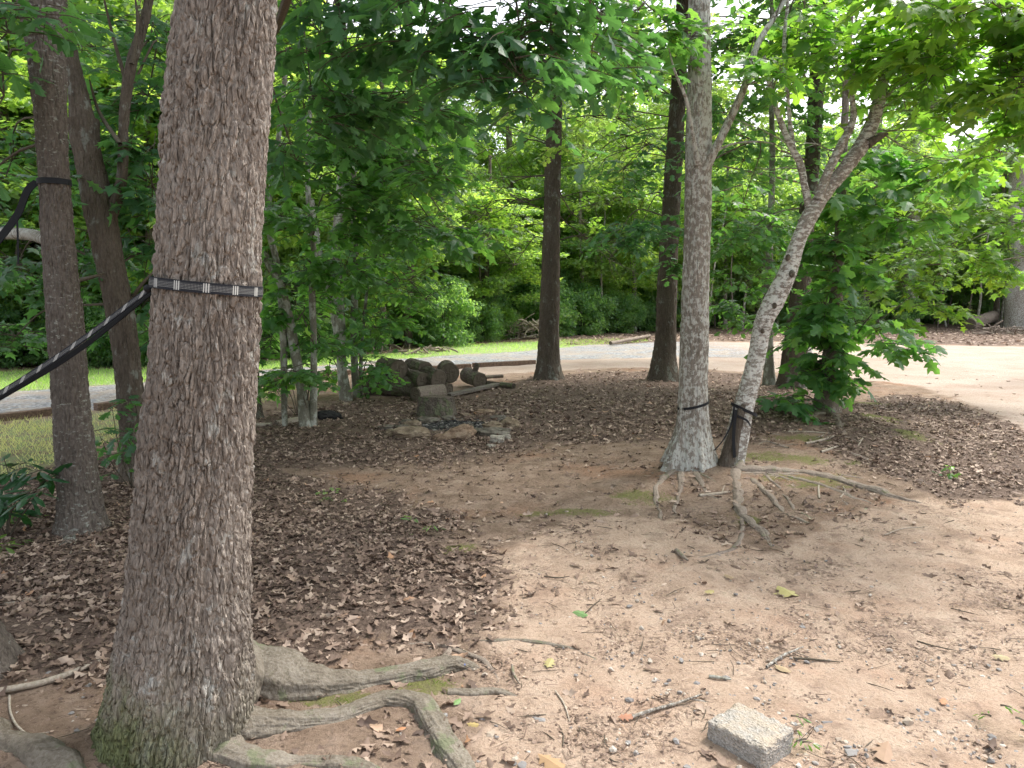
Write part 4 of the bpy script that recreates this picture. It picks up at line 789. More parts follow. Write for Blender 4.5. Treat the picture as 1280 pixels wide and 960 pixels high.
# dead lower branches of the pines
for root_, pp, lst in ((T6, p6, [(692, 145, -1, .25, 2.0), (700, 150, 1, .2, 2.4), (688, 218, -1, -.05, 1.9), (700, 240, 1, -.1, 1.2), (698, 268, 1, -.2, 1.8), (684, 245, -1, .1, 1.4), (700, 300, 1, .1, 1.3), (684, 180, -1, .1, 2.2), (700, 110, 1, .3, 2.2), (690, 100, -1, .3, 2.), (684, 300, -1, -.1, 1.4), (684, 265, -1, .25, 2.4)]), (T7, p7, [(832, 190, -1, .1, 1.9), (835, 160, -1, -.1, 1.7), (840, 120, -1, .2, 2.), (826, 240, -1, .1, 1.5), (850, 150, 1, .2, .9), (835, 210, -1, -.2, 1.4)])):
    tt = Tubes()
    for x, y, dx, dz, L in lst: twigs(tt, P(x, y, pp[0][1]), (dx, R1.normal(0, .5), dz), L, 12, .014, -1.2)
    tt.build('dead_branch', M['twig'], root_)
tt = Tubes()
for x, y, dx, dz, L in [(420, 250, 1, -.1, 2.), (430, 290, 1, .2, 1.6), (440, 210, 1, -.2, 1.8), (430, 330, -1, -.1, 1.2), (445, 310, 1, -.25, 1.6), (440, 350, 1, .1, 1.4)]: twigs(tt, P(x, y, Y5), (dx, R1.normal(0, .4), dz), L, 12, .011, -.6)
tt.build('dead_branch', M['twig'], T5)
tt = Tubes(); tt.add([P(-40, 292, 6.2), P(20, 292, 5.8), P(66, 302, p2[0][1])], [.05, .045, .04], 14, .04); tt.build('limb', M['bark_grey'], T2)
# ---------------------------------------------------------------- saplings, sprouts, low plants
def plant(name, label, cat, gx, gy_, lst, T, mat, size, L, nl, stemr=.006, group=None, droop=.3, up=1.):
    g = G(gx, gy_); t = thing(name, label, cat, g, group); lv, tw = Leaves(), Tubes()
    for px, py, dY, n, tb in lst:
        c = P(px, py, g[1]+dY); m = (g+c)/2+R1.normal(0, .04, 3)+[0, 0, .04]; tw.add([g-[0, 0, .02], m, c], [stemr, stemr*.7, stemr*.35], 6, .05)
        for _ in range(n):
            an = R1.uniform(0, 6.28); spray(lv, tw, c+R1.normal(0, .04, 3), (math.cos(an), math.sin(an), R1.uniform(-.1, .5)), L, nl, size, droop, tb, up)
    lv.crown(tw, 'foliage', T, mat, t); return t
plant('oak_sapling', 'young oak sprout with lobed leaves between the two left trunks', 'sapling', 166, 612, [(140, 510, -.2, 2, .3), (125, 545, -.3, 2, .3), (160, 545, -.25, 4, .25), (165, 520, -.2, 3, .3), (170, 565, -.25, 4, .2), (150, 590, -.3, 2, .3), (172, 540, -.3, 3, .2)], T_OAK, M['leaf_oak'], .11, .2, 5)
plant('rhododendron', 'low plant with long narrow dark leaves at the left edge', 'shrub', 8, 672, [(10, 600, 0, 3, .3), (40, 592, 0, 3, .3), (60, 610, -.1, 3, .3), (25, 625, -.1, 3, .2), (-5, 640, -.1, 3, .2), (65, 588, 0, 1, .4), (5, 572, .1, 2, .4)], T_LONG, M['leaf_glossy'], .14, .12, 7, .006)
plant('maple_sprout', 'seedling of broad dark leaves at the foot of the leafy maple', 'sapling', 990, 512, [(985, 500, -.1, 3, .2), (1000, 495, -.1, 3, .2)], T_MAPLE, M['leaf_maple'], .15, .2, 4)
plant('maple_sprout', 'seedling of fine light leaves at the foot of the pale twin stems', 'sapling', 372, 520, [(345, 480, 0, 3, .6), (360, 470, 0, 3, .5), (335, 470, 0, 2, .6), (408, 480, 0, 2, .5), (380, 465, 0, 3, .5)], T_MID, M['leaf_maple'], .08, .2, 6)
plant('weed', 'small bright green weed alone on the leaf litter', 'plant', 415, 630, [(415, 621, 0, 4, .5), (408, 624, 0, 2, .5), (422, 624, 0, 2, .5)], T_MID, M['leaf_wood'], .035, .06, 5, .003)
plant('weed', 'little grassy weed where leaf litter meets the bare path', 'plant', 525, 668, [(520, 664, 0, 3, .4), (530, 662, 0, 3, .4)], T_LONG, M['leaf_shrub'], .05, .06, 5, .002)
plant('fern', 'light green grassy plant behind the narrow leaved shrub', 'plant', 30, 660, [(30, 640, .2, 4, .7), (22, 650, .2, 3, .7)], T_LONG, M['leaf_yellow'], .09, .12, 7, .003)
plant('weed', 'green weed tuft at the left edge on the leaves', 'plant', 2, 695, [(2, 688, 0, 4, .6), (-8, 690, 0, 3, .6)], T_LONG, M['leaf_yellow'], .08, .08, 6, .003)
plant('ivy_sprig', 'green sprig lying on pink leaves near the long root', 'plant', 1190, 597, [(1180, 590, 0, 3, .5), (1195, 594, 0, 3, .5), (1203, 596, 0, 2, .5)], T_MAPLE5, M['leaf_maple'], .06, .06, 4, .002)
plant('weed', 'grass tuft beside the concrete block', 'plant', 1003, 925, [(998, 915, 0, 5, .6), (985, 940, 0, 4, .6)], T_LONG, M['leaf_yellow'], .035, .04, 6, .0015)
plant('weed', 'tiny grass tuft among the grey gravel', 'plant', 1258, 918, [(1258, 912, 0, 4, .6)], T_LONG, M['leaf_yellow'], .03, .035, 6, .0015)
plant('sapling', 'small leafy bush between the stems and the stacked logs', 'sapling', 459, 499, [(458, 470, 0, 4, .3), (464, 450, 0, 5, .35), (455, 430, 0, 5, .3), (458, 488, 0, 3, .25)], T_MID, M['leaf_shrub'], .085, .22, 7)
# ---------------------------------------------------------------- the wood beyond the driveway
def trunk_variant(name, seed, H, r):
    rr = np.random.RandomState(seed); q = [np.array([0, 0, -.2])]; x = np.zeros(2); dr = rr.normal(0, .03, 2)
    for k in range(1, 9): x = x+dr*H/8+rr.normal(0, .04, 2); q.append(np.array([x[0], x[1], H*k/8]))
    v, f, _ = tube(q, list(np.linspace(r*1.25, r*.35, 9)), 12, .35, bark_disp(.01, .08, .3, .1), seed=seed); return v, f
TV = []
for i in range(5):
    v, f = trunk_variant('t', 40+i, 12., (.12, .16, .09, .19, .07)[i]); TV.append(mesh('wood_trunk', v, f, M['bark_sapling'] if i in (2,) else M['bark_wood'], smooth=True))
SV = []
for i in range(3):
    tb = Tubes()
    for _ in range(9):
        a = R1.uniform(0, 6.28); e = np.array([math.cos(a)*R1.uniform(.2, .9), math.sin(a)*R1.uniform(.2, .9), R1.uniform(.9, 2.2)]); tb.add([np.array([0, 0, -.05]), e*[.3, .3, .5], e], [.02, .015, .006], 5, .3)
    SV.append(mesh('stems', np.vstack(tb.v), np.vstack(tb.f), M['bark_wood'], smooth=True))
WG = gp(WOOD)
def wood_pt(px, mul, jit=.4):
    xs_ = [q[0] for q in WOOD]; py = np.interp(px, xs_, [q[1] for q in WOOD]); g = G(px, py)[:2]*mul+R1.normal(0, jit, 2); return np.array([g[0], g[1], gh1(g[0], g[1])])
NW = 0
def wood_tree(px, mul, s, ti, ci, ch=0.55, cs=(1, 1, 1), label='slender tree standing in the wood beyond the gravel driveway', group='trees of the wood beyond the driveway'):
    global NW; NW += 1
    g = wood_pt(px, mul); t = thing('wood_tree', label, 'tree', g, group); t.rotation_euler = (0, 0, R1.uniform(0, 6.28))
    for nm, me, z, sc in (('trunk', TV[ti % 5], 0, (1, 1, s)), ('crown', CRT[ci % 4], 12*s*ch, (cs[0], cs[1], cs[2]))):
        o = bpy.data.objects.new(nm, me); C.objects.link(o); o.parent = t; o.location = (0, 0, z); o.scale = sc; o.rotation_euler = (0, 0, R1.uniform(0, 6.28))
k = 0
for mul, step, s0, s1 in ((1.07, 92, .62, .95), (1.24, 84, .75, 1.1), (1.5, 76, .9, 1.2), (1.85, 66, 1., 1.35)):
    px = -330.+R1.uniform(0, step)
    while px < 1650:
        s = R1.uniform(s0, s1)
        gap = 550 < px < 625       # where the sky shows through high up
        if gap: s *= .62
        far = np.interp(px, [-300, 200, 500, 700], [.98, .98, .98, 1.05])
        s *= far; c = R1.uniform(.85, 1.15)*far
        wood_tree(px, mul, s, R1.randint(0, 5), k, R1.uniform(.5, .62), (c, c, s*R1.uniform(.9, 1.1))); k += 1; px += step*R1.uniform(.6, 1.4)
def shrub(px, mul, s, me, nm, label, cat, group, zc):
    g = wood_pt(px, mul, .25); t = thing(nm, label, cat, g, group); t.rotation_euler = (0, 0, R1.uniform(0, 6.28))
    for n_, m_, z in (('stem', SV[R1.randint(0, 3)], 0), ('foliage', me, zc)):
        o = bpy.data.objects.new(n_, m_); C.objects.link(o); o.parent = t; o.location = (0, 0, z*s); o.scale = (s, s, s*R1.uniform(.9, 1.2)) if n_ == 'foliage' else (s, s, s)
for mul, step, s0, s1 in ((1.03, 62, .55, .95), (1.14, 48, .85, 1.3), (1.34, 50, 1.1, 1.7), (1.7, 60, 1.5, 2.2)):
    px = -320.+R1.uniform(0, step)
    while px < 1640:
        if not (mul < 1.1 and (880 < px < 1060 or px > 1150)):
            shrub(px, mul, R1.uniform(s0, s1)*np.interp(px, [-300, 200, 600], [.7, .75, 1.]), CRS[k % 4], 'bush', 'dense dark green bush under the trees beyond the driveway', 'bush', 'bushes along the edge of the wood', 1.05)
        k += 1; px += step*R1.uniform(.6, 1.4)
px = -300.
while px < 1600:
    shrub(px, R1.uniform(1.02, 1.4), R1.uniform(.8, 1.35)*np.interp(px, [-300, 200, 600], [.7, .8, 1.]), CRM[k % 3], 'understorey_tree', 'light green leafy young tree at the edge of the wood', 'tree', 'young trees along the edge of the wood', 2.3); k += 1; px += R1.uniform(26, 56)
# slim bare poles at the wood edge
pm = []
for i in range(2):
    v, f = trunk_variant('p', 70+i, 5.5, .035+.02*i); pm.append(mesh('pole_stem', v, f, M['bark_sapling'] if i else M['bark_wood'], smooth=True))
for px in (884, 910, 925, 965, 1133, 1174, 1188, 1212, 1222, 1232, 780, 860, 560, 600, 1250, 730, 750, 890, 1045, 1085):
    g = wood_pt(px, R1.uniform(1.0, 1.12), .1); o = bpy.data.objects.new('thin_trunk', pm[R1.randint(0, 2)]); C.objects.link(o); o.location = tuple(g); o.rotation_euler = (R1.normal(0, .06), R1.normal(0, .06), R1.uniform(0, 6)); tag(o, 'thin bare young trunk at the edge of the wood', 'tree', 'thin bare trunks along the edge of the wood')
for rws, Y, lb in (([(1264, 1290, 200), (1262, 1287, 300), (1258, 1284, 360), (1257, 1286, 412)], gy(1270, 411), 'stout pale trunk at the right edge behind the rotten log'), ([(1131, 1148, 300), (1130, 1147, 360), (1129, 1149, 410)], gy(1138, 411)+.5, 'grey trunk beyond the gravel right of the leafy maple')):
    tree('oak_tree', lb, 'tree', rws, Y, M['bark_grey'], 40, .06, up=6.)
# ---------------------------------------------------------------- fire pit, logs, stones
def rock(px, py, w, h, mat, label, name='stone', yaw=0., group='stones around the fire pit', depth=.75, tilt=0., seed=None, cat='stone'):
    g = G(px, py+h*.35); d = g[1]; sx = w/2/F*d; sz = h/2/F*d*.95; sd = seed if seed is not None else px*.13
    v = IC3[0].copy(); v = np.sign(v)*np.abs(v)**.72; nz = fbm(v*1.1+sd, 3); F1_, F2_, _ = worley(v*1.2+sd)
    v = v*(1+.5*nz+.35*(F1_-.5))[:, None]*[sx, sx*depth, sz]; v[:, 2] += tilt*v[:, 0]
    c, s = math.cos(yaw), math.sin(yaw); v = v@np.array([[c, s, 0], [-s, c, 0], [0, 0, 1]])
    base = np.array([g[0], g[1], gh1(g[0], g[1])]); o = obj(name, v*[1.3, 1.3, 1.1]+base+[0, 0, sz*.75], IC3[1], M[mat], loc=base, smooth=False)
    return tag(o, label, cat, group)
for a in [(515, 542, 33, 15, 'rock_tan', 'broad flat tan stone at the front left of the fire pit'), (549, 547, 12, 8, 'rock_red', 'small tan stone tucked against the tilted reddish slab'), (571, 543, 34, 18, 'rock_red', 'tilted reddish orange slab at the front of the fire pit', 'stone', .2, 'stones around the fire pit', .6, .3),
    (493, 541, 17, 8, 'rock_tan', 'thin flat stone at the far left of the fire pit'), (503, 534, 12, 6, 'rock_grey', 'small grey stone behind the thin left one'), (517, 531, 16, 9, 'rock_tan', 'rounded tan stone at the back left of the ring'), (508, 527, 10, 6, 'rock_grey', 'small round stone outermost at the back left'),
    (536, 526, 22, 9, 'rock_grey', 'long low stone between the stump and the ashes'), (560, 523, 14, 6, 'rock_grey', 'narrow pale stone touching the foot of the stump'), (582, 519, 11, 5, 'rock_tan', 'small flat stone alone right of the stump'), (615, 540, 32, 11, 'rock_grey', 'wide grey slab at the front right of the ring'),
    (617, 532, 20, 9, 'rock_tan', 'tan stone resting behind the wide grey slab'), (637, 530, 17, 14, 'rock_tan', 'blocky tan stone outermost on the right side'), (623, 523, 15, 7, 'rock_grey', 'dark stone at the back right of the ring'), (621, 550, 14, 11, 'rock_white', 'pale knobbly stone in front of the wide grey slab'),
    (614, 558, 8, 6, 'rock_white', 'small white stone nearest the viewer below the ring'), (633, 547, 9, 8, 'rock_white', 'pale pebble sized stone beside the knobbly one'), (482, 534, 14, 6, 'rock_grey', 'dull flat stone half buried left of the ring'), (606, 516, 18, 8, 'rock_red', 'dull brown stone half buried behind the ring'), (588, 536, 6, 13, 'rock_grey', 'thin grey stone standing upright beside the reddish slab')]:
    rock(*a)
# ashes
c = G(560, 532); n = 2600; q = R1.normal(0, 1, (n, 2))*[.26, .16]+c[:2]; zz = gh(q[:, 0], q[:, 1])+.012*R1.rand(n)
mt, nt = newmat('charcoal'); nn_ = N(nt); nn_.out(nn_.ramp(nn_.attr('tint'), [(0, (.012, .012, .012)), (.6, (.045, .043, .042)), (.85, (.11, .105, .10)), (1, (.32, .30, .28))]), .9); M['ash'] = mt
s = R1.uniform(.006, .028, n); v = IC0[0][None]*(1+.3*R1.normal(size=(n, 12, 1)))*s[:, None, None]*[1, 1, .5]+np.column_stack([q, zz])[:, None]
tag(obj('ashes', v.reshape(-1, 3), (IC0[1][None]+(np.arange(n)*12)[:, None, None]).reshape(-1, 3), M['ash'], attrs={'tint': np.repeat(R1.rand(n), 12)}), 'black charcoal and ash heaped inside the stone ring', kind='stuff')
def log(name, label, A, B, r, cat='log', caps=('cut', 'cut'), mat='bark_log', seed=1., amp=.012, r2=None, bend=0., group='logs stacked beside the fire pit', rough=.008):
    A, B = np.asarray(A, float), np.asarray(B, float); m = (A+B)/2+[0, 0, bend]
    base = (A+B)/2; base = np.array([base[0], base[1], base[2]-r]); t = thing(name, label, cat, base, group)
    v, f, info = tube([A, m, B], [r, (r+(r2 or r))/2, r2 or r], 90, .014, bark_disp(amp, .05, .16, .10, .3, .4), seed=seed); obj('bark', v, f, M[mat], t, smooth=True)
    for e in (0, 1):
        cv, cf, ring = cap_mesh(info, e, rough); obj('cut_face', cv, cf, M[caps[e]], t, attrs={'ring': ring}, smooth=False)
    return t
gs = G(545, 521); zs = gs[2]
log('tree_stump', 'sawn round stump standing upright behind the fire pit ashes', gs+[0, .12, -.04], gs+[-.0, .14, .25], .27, 'stump', ('cut_dark', 'cut'), r2=.23, seed=2., amp=.02, group=None)
gl = G(532, 505); yl = gl[1]+.22
log('log', 'short stripped log section lying just behind the upright stump', P(519, 496, yl-.05)*[1, 1, 0]+[0, 0, gh1(gl[0], gl[1])+.11], P(553, 492, yl+.30)*[1, 1, 0]+[0, 0, gh1(gl[0], gl[1])+.11], .125, seed=3., amp=.006, caps=('cut', 'cut_dark'), mat='bark_root')
ga = G(489, 497); zb = gh1(ga[0], ga[1]); ya = ga[1]+.2
log('log', 'long mossy log at the bottom left of the stack', P(459, 485, ya+.15)*[1, 1, 0]+[0, 0, zb+.15], P(522, 485, ya-.05)*[1, 1, 0]+[0, 0, zb+.15], .16, seed=4.)
log('log', 'thick log lying on top of the stack at its left end', P(480, 460, ya+.45)*[1, 1, 0]+[0, 0, zb+.43], P(499, 460, ya-.1)*[1, 1, 0]+[0, 0, zb+.43], .15, seed=5.)
log('log', 'hollow ended log resting across the middle of the stack', P(506, 475, ya+.35)*[1, 1, 0]+[0, 0, zb+.29], P(530, 478, ya-.25)*[1, 1, 0]+[0, 0, zb+.27], .125, seed=6.)
log('log', 'log with peeling bark behind the hollow one', P(513, 466, ya+.75)*[1, 1, 0]+[0, 0, zb+.40], P(532, 466, ya+.3)*[1, 1, 0]+[0, 0, zb+.38], .14, seed=7.)
log('log', 'dark thick log leaning at the centre of the stack', P(531, 470, ya+.1)*[1, 1, 0]+[0, 0, zb+.33], P(549, 472, ya-.2)*[1, 1, 0]+[0, 0, zb+.28], .15, seed=8., amp=.02)
log('log', 'round grey log end at the back right of the stack', P(558, 466, ya+.95)*[1, 1, 0]+[0, 0, zb+.33], P(562, 466, ya+.45)*[1, 1, 0]+[0, 0, zb+.32], .16, seed=9.)
log('log', 'small log propping the right foot of the stack', P(548, 486, ya+.3)*[1, 1, 0]+[0, 0, zb+.11], P(560, 487, ya+.05)*[1, 1, 0]+[0, 0, zb+.10], .10, seed=9.5)
gk = G(594, 487); zk = gh1(gk[0], gk[1])
tl = log('log', 'log with an upright branch stub lying by the plank', P(583, 474, gk[1]+.55)*[1, 1, 0]+[0, 0, zk+.2], P(600, 477, gk[1]+.1)*[1, 1, 0]+[0, 0, zk+.14], .135, seed=10.)
v, f, info = tube([P(590, 474, gk[1]+.35), P(594, 463, gk[1]+.3), P(597, 454, gk[1]+.3)], [.065, .05, .045], 30, .012, bark_disp(.006, .04, .1)); obj('branch_stub', v, f, M['bark_log'], tl, smooth=True)
cv, cf, ring = cap_mesh(info, 1, .003); obj('cut_face', cv, cf, M['cut'], tl, attrs={'ring': ring})
def board(name, label, cat, A, B, w, h, mat, grp=None, seed=0., rough=.004, lift=0.):
    A, B = np.asarray(A, float), np.asarray(B, float); d = unit(B-A); s = unit(np.cross(d, [0, 0, 1.])); u = np.cross(s, d); L = np.linalg.norm(B-A)
    n = max(6, int(L/.05)); pr = [(-.5, .0), (-.5, .90), (-.46, 1.), (0, 1.), (.46, 1.), (.5, .9), (.5, 0)]; t = np.linspace(0, 1, n); v = []
    for i, a in enumerate(t):
        for x, z in pr: v.append(A+d*L*a+s*x*w+u*(z*h+lift))
    v = np.array(v); v = v+(fbm(v*[9, 9, 9]+seed, 3)*rough)[:, None]*(s+u); k = len(pr); f = []
    for i in range(n-1):
        for j in range(k): f.append((i*k+j, i*k+(j+1) % k, (i+1)*k+(j+1) % k, (i+1)*k+j))
    f.append(tuple(range(k))[::-1]); f.append(tuple(range((n-1)*k, n*k)))
    base = (A+B)/2; return tag(obj(name, v, f, mat, loc=base), label, cat, grp)
mt, nt = newmat('weathered_timber'); n_ = N(nt); co = n_('ShaderNodeTexCoord').outputs['Object']
kk = n_.noise(n_.scale(co, (3, 25, 25)), 1.5, 5, .65); n_.out(n_.ramp(kk, [(.3, (.08, .055, .042)), (.55, (.17, .115, .085)), (.75, (.28, .21, .16))]), .9, kk, .006); M['timber'] = mt
mt, nt = newmat('grey_board'); n_ = N(nt); co = n_('ShaderNodeTexCoord').outputs['Object']
kk = n_.noise(n_.scale(co, (4, 30, 30)), 1.5, 5, .65); n_.out(n_.ramp(kk, [(.3, (.09, .08, .065)), (.55, (.17, .15, .125)), (.75, (.27, .24, .21))]), .9, kk, .004); M['board'] = mt
gA, gB = G(560, 498), G(628, 484); board('plank', 'long grey plank lying on the leaves beside the stacked logs', 'plank', gA+[0, 0, .03], gB+[0, 0, .05], .13, .045, M['board'])
gA, gB = G(603, 484), G(642, 487); log('charred_log', 'thin black charred log at the end of the grey plank', gA+[0, .1, .06], gB+[0, 0, .06], .05, caps=('cut_dark', 'cut_dark'), mat='bark_log', seed=12., group=None, amp=.005)
gA, gB = G(600, 478), G(628, 474); log('charred_log', 'short dark stick behind the grey plank', gA+[0, .1, .08], gB+[0, 0, .06], .035, caps=('cut_dark', 'cut_dark'), mat='bark_log', seed=13., group=None, amp=.004)
TG = 'landscape timbers edging the driveway'
for a, b, lb in (((-300, 560), (-60, 534), 'edging timber running out past the left edge'), ((-58, 534), (78, 517), 'reddish edging timber left of the strapped tree'), ((120, 513), (190, 504), 'edging timber showing between the two left trunks'), ((330, 478), (470, 465), 'edging timber behind the pale twin stems'), ((480, 466), (588, 460), 'half buried edging timber behind the stacked logs'), ((592, 459), (668, 455), 'edging timber ending left of the straight dark trunk')):
    A, B = G(*a), G(*b); board('landscape_timber', lb, 'timber', A-[0, 0, .02], B-[0, 0, .02], .13, .115, M['timber'], TG, a[0]*.1, .008)
gA, gB = G(763, 432), G(812, 424); log('fallen_branch', 'thin fallen branch lying at the far side of the driveway', gA+[0, 0, .08], gB+[0, 0, .12], .06, caps=('cut', 'cut'), mat='bark_root', seed=14., group=None, amp=.005)
gA = G(1212, 412); log('rotten_log', 'reddish rotten log leaning at the edge of the wood on the right', gA+[0, 0, .25], P(1242, 395, gA[1]+1.2), .26, caps=('cut', 'cut'), mat='bark_root', seed=15., group=None, amp=.03)
gA = G(1235, 412); 
for k, (a, b, lb) in enumerate((((1240, 402), (1262, 368), 'pale dead limb leaning over the rotten log'), ((1254, 408), (1258, 384), 'short grey limb propped against the pale trunk'), ((1183, 409), (1178, 388), 'leaning grey stick between the far bushes'))):
    A = G(*a); log('dead_limb', lb, A, P(b[0], b[1], A[1]+.3), .045, caps=('cut', 'cut'), mat='bark_sapling', seed=16.+k, group=None, amp=.004)
# brush piles
def brush(label, px, py, w, h, n, seed):
    g = G(px, py); tt = Tubes(); r = np.random.RandomState(seed)
    for _ in range(n):
        a = g+[r.uniform(-w, w), r.uniform(-.5, .8), r.uniform(0, h)]; d = unit(r.normal(0, 1, 3)*[1, .6, .5]); L = r.uniform(.3, .9); tt.add([a-d*L/2, a+r.normal(0, .06, 3), a+d*L/2], [r.uniform(.01, .04)]*2+[.008], 5, .15)
    v = np.vstack(tt.v); v[:, 2] = np.maximum(v[:, 2], g[2]-.03); o = obj('brush_pile', v, np.vstack(tt.f), M['deadtwig'] if seed == 1 else M['bark_root'], loc=g, smooth=True); tag(o, label, 'brush pile')
brush('pale heap of cut branches left of the straight dark trunk past the driveway', 652, 424, .9, .75, 110, 1)
brush('low scatter of brown sticks beyond the driveway left of the brush heap', 520, 441, 1.1, .08, 30, 2)
brush('tangle of bleached sticks on the leaves by the rotten log', 1255, 418, 1.1, .3, 60, 3)
# ash heap and pale limb by the twin stems
gq = G(408, 524); v = IC3[0]*(1+.5*fbm(IC3[0]*2.2+3, 4))[:, None]*[.2, .14, .09]+gq+[0, 0, .02]; tag(obj('charcoal_heap', v, IC3[1], M['ash'], loc=gq, attrs={'tint': RS.rand(len(v))*.5}), 'small dark heap of charcoal right of the pale twin stems', 'heap')
for a, b, r, lb in (((398, 524), (345, 532), .045, 'pale dead limb lying behind the twin stems'), ((340, 534), (312, 534), .025, 'short bleached stick next to the pale dead limb')):
    A, B = G(*a), G(*b); log('dead_limb', lb, A+[0, 0, .03], B+[0, 0, .02], r, caps=('cut', 'cut'), mat='deadtwig', seed=20., group=None, amp=.003, rough=.002)
# ---------------------------------------------------------------- straps
mt, nt = newmat('woven_strap'); n_ = N(nt); u = n_.attr('su'); vv = n_.attr('sv')
av = n_.math('ABSOLUTE', vv); inner = n_.rng(av, .60, .54); dash = n_.math('MULTIPLY', n_.rng(n_.math('SINE', n_.math('MULTIPLY', vv, 24.)), .0, .3), n_.rng(n_.math('SINE', n_.math('MULTIPLY', u, 1500.)), -.5, .2))
fr = n_.math('FRACT', n_.math('DIVIDE', u, .088)); blk = n_.math('MULTIPLY', n_.rng(n_.math('ABSOLUTE', n_.math('SUBTRACT', fr, .5)), .13, .11), n_.rng(n_.math('SINE', n_.math('MULTIPLY', fr, 75.)), -.3, .0))
wht = n_.math('MAXIMUM', n_.math('MULTIPLY', n_.math('MULTIPLY', inner, dash), .55), n_.math('MULTIPLY', blk, n_.rng(av, .86, .78)), True)
col = n_.mix(wht, (.014, .016, .022), (.55, .55, .52)); n_.out(col, .75, n_.math('SINE', n_.math('MULTIPLY', u, 3000.)), .0004, .5, .3); M['strap'] = mt
mt, nt = newmat('black_webbing'); n_ = N(nt); co = n_('ShaderNodeTexCoord').outputs['Object']; n_.out((.012, .013, .016), .7, n_.noise(co, 400, 2), .001, .6, .3); M['web'] = mt
def ribbon(name, path, wdirs, w, mat, parent=None, th=.0025, loc=None, closed=False, ns=None, usc=1.):
    Q, _, s = smooth_path(path, np.ones(len(path)), ns or .01); W = np.array([np.interp(np.linspace(0, 1, len(Q)), np.linspace(0, 1, len(wdirs)), [q[k] for q in wdirs]) for k in range(3)]).T; W = unit(W)
    T = unit(np.gradient(Q, axis=0)); Nn = unit(np.cross(T, W)); v = []; uu = []; vv = []
    pr = [(-1, -1), (-.5, -1), (0, -1), (.5, -1), (1, -1), (1, 1), (.5, 1), (0, 1), (-.5, 1), (-1, 1)]
    for a, b in pr: v.append(Q+W*a*w/2+Nn*b*th/2); uu.append(s*usc); vv.append(np.full(len(s), float(a)))
    v = np.stack(v, 1).reshape(-1, 3); uu = np.stack(uu, 1).ravel(); vv = np.stack(vv, 1).ravel(); k = len(pr); m = len(Q)
    i = (np.arange(m-1)[:, None]*k+np.arange(k)[None]); j = (np.arange(m-1)[:, None]*k+(np.arange(k)+1)[None] % k)
    f = np.stack([i, j, j+k, i+k], -1).reshape(-1, 4); return obj(name, v, f, mat, parent, loc=loc, attrs={'su': uu, 'sv': vv})
def trunk_at(info, z):
    Q, T, R, m, nth = info; k = int(np.argmin(np.abs(Q[:, 2]-z))); return Q[k], T[k], R[k]
zc = P(260, 357, 2.27)[2]; q, t_, r_ = trunk_at(inf1, zc); r_ += .015
th_ = np.linspace(-.25*np.pi, 1.75*np.pi, 60); U = unit(np.cross(t_, [0, 1., 0])); Wd = np.cross(U, t_)
start = P(197, 358, 2.5)
ring_ = [q+r_*(U*math.cos(a)+Wd*math.sin(a)) for a in np.linspace(0, 2*np.pi, 49)]
st = thing('hammock_strap', 'black woven strap with white stitching round the thick front trunk', 'strap', q)
ribbon('loop', ring_, [t_, t_], .034, M['strap'], st, .004)
left = q+np.array([-1., -.12, 0])*r_; left[2] = P(197, 359, left[1])[2]
end = P(0, 492, 2.62); far = P(-330, 650, 2.85)
mid = (left+end)/2+[0, 0, -.012]; wd = unit(np.array([.45, 0, .9]))
ribbon('tail', [left+[.004, -.012, 0], mid, end, far], [wd, wd, unit([.3, 0, 1]), unit([.2, .2, 1])], .034, M['strap'], st, .004)
ribbon('tail', [left+[.002, .010, -.008], mid+[0, .02, -.018], end+[0, .02, -.008], far+[0, .03, -.02]], [wd, wd, unit([.3, 0, 1]), unit([.2, .2, 1])], .034, M['web'], st, .004)
v = IC1[0]*[.018, .012, .014]+left+[-.006, -.012, -.004]; obj('slip_knot', v, IC1[1], M['web'], st, smooth=True)
def band(name, label, pts_, rad_, z, w, extra=None, tiltx=0., mat='web'):
    z_ = [p_[2] for p_ in pts_]; c = np.array([np.interp(z, z_, [p_[k] for p_ in pts_]) for k in range(3)]); r = np.interp(z, z_, rad_)+.008
    s = thing(name, label, 'strap', c); rg = [c+[r*math.cos(a), r*math.sin(a), tiltx*math.cos(a)*r] for a in np.linspace(0, 2*np.pi, 33)]; ribbon('loop', rg, [(0, 0, 1), (0, 0, 1)], w, M[mat], s, .005)
    return s, c, r
zz2 = P(66, 228, p2[0][1])[2]; s2, c2, r2_ = band('hammock_strap', 'black strap round the dark left trunk running down to the left edge', p2, r2, zz2, .035)
a0 = c2+[-r2_, -.02, 0]; ribbon('tail', [a0, P(40, 232, a0[1]), P(22, 268, a0[1]+.02), P(0, 298, a0[1]+.03), P(-120, 420, a0[1]+.1)], [(.8, 0, -.5), (.8, 0, -.5), (.8, 0, -.5)], .045, M['web'], s2, .008)
ribbon('dangling_end', [P(21, 270, a0[1]), P(22, 290, a0[1]), P(23, 330, a0[1])], [(1, 0, 0), (1, 0, 0)], .012, M['web'], s2, .003)
zz8 = P(866, 506, Y8)[2]; s8, c8, r8_ = band('cord', 'thin black cord round the foot of the tall grey trunk', p8, r8, zz8, .022, tiltx=.25)
q9 = P(921, 545, Y9); s9 = thing('ratchet_strap', 'black strap bunched on the foot of the leaning pale trunk and trailing to the ground', 'strap', q9)
rg = [P(930, 512, Y9)+np.array([.11*math.cos(a), .11*math.sin(a), -.05*math.cos(a)]) for a in np.linspace(0, 2*np.pi, 29)]; ribbon('loop', rg, [(0, 0, 1), (0, 0, 1)], .028, M['web'], s9, .006)
ribbon('tail', [P(918, 508, Y9-.10), P(914, 530, Y9-.13), P(904, 550, Y9-.16), P(893, 563, Y9-.2)], [(1, 0, .2), (1, 0, .3)], .018, M['web'], s9, .004)
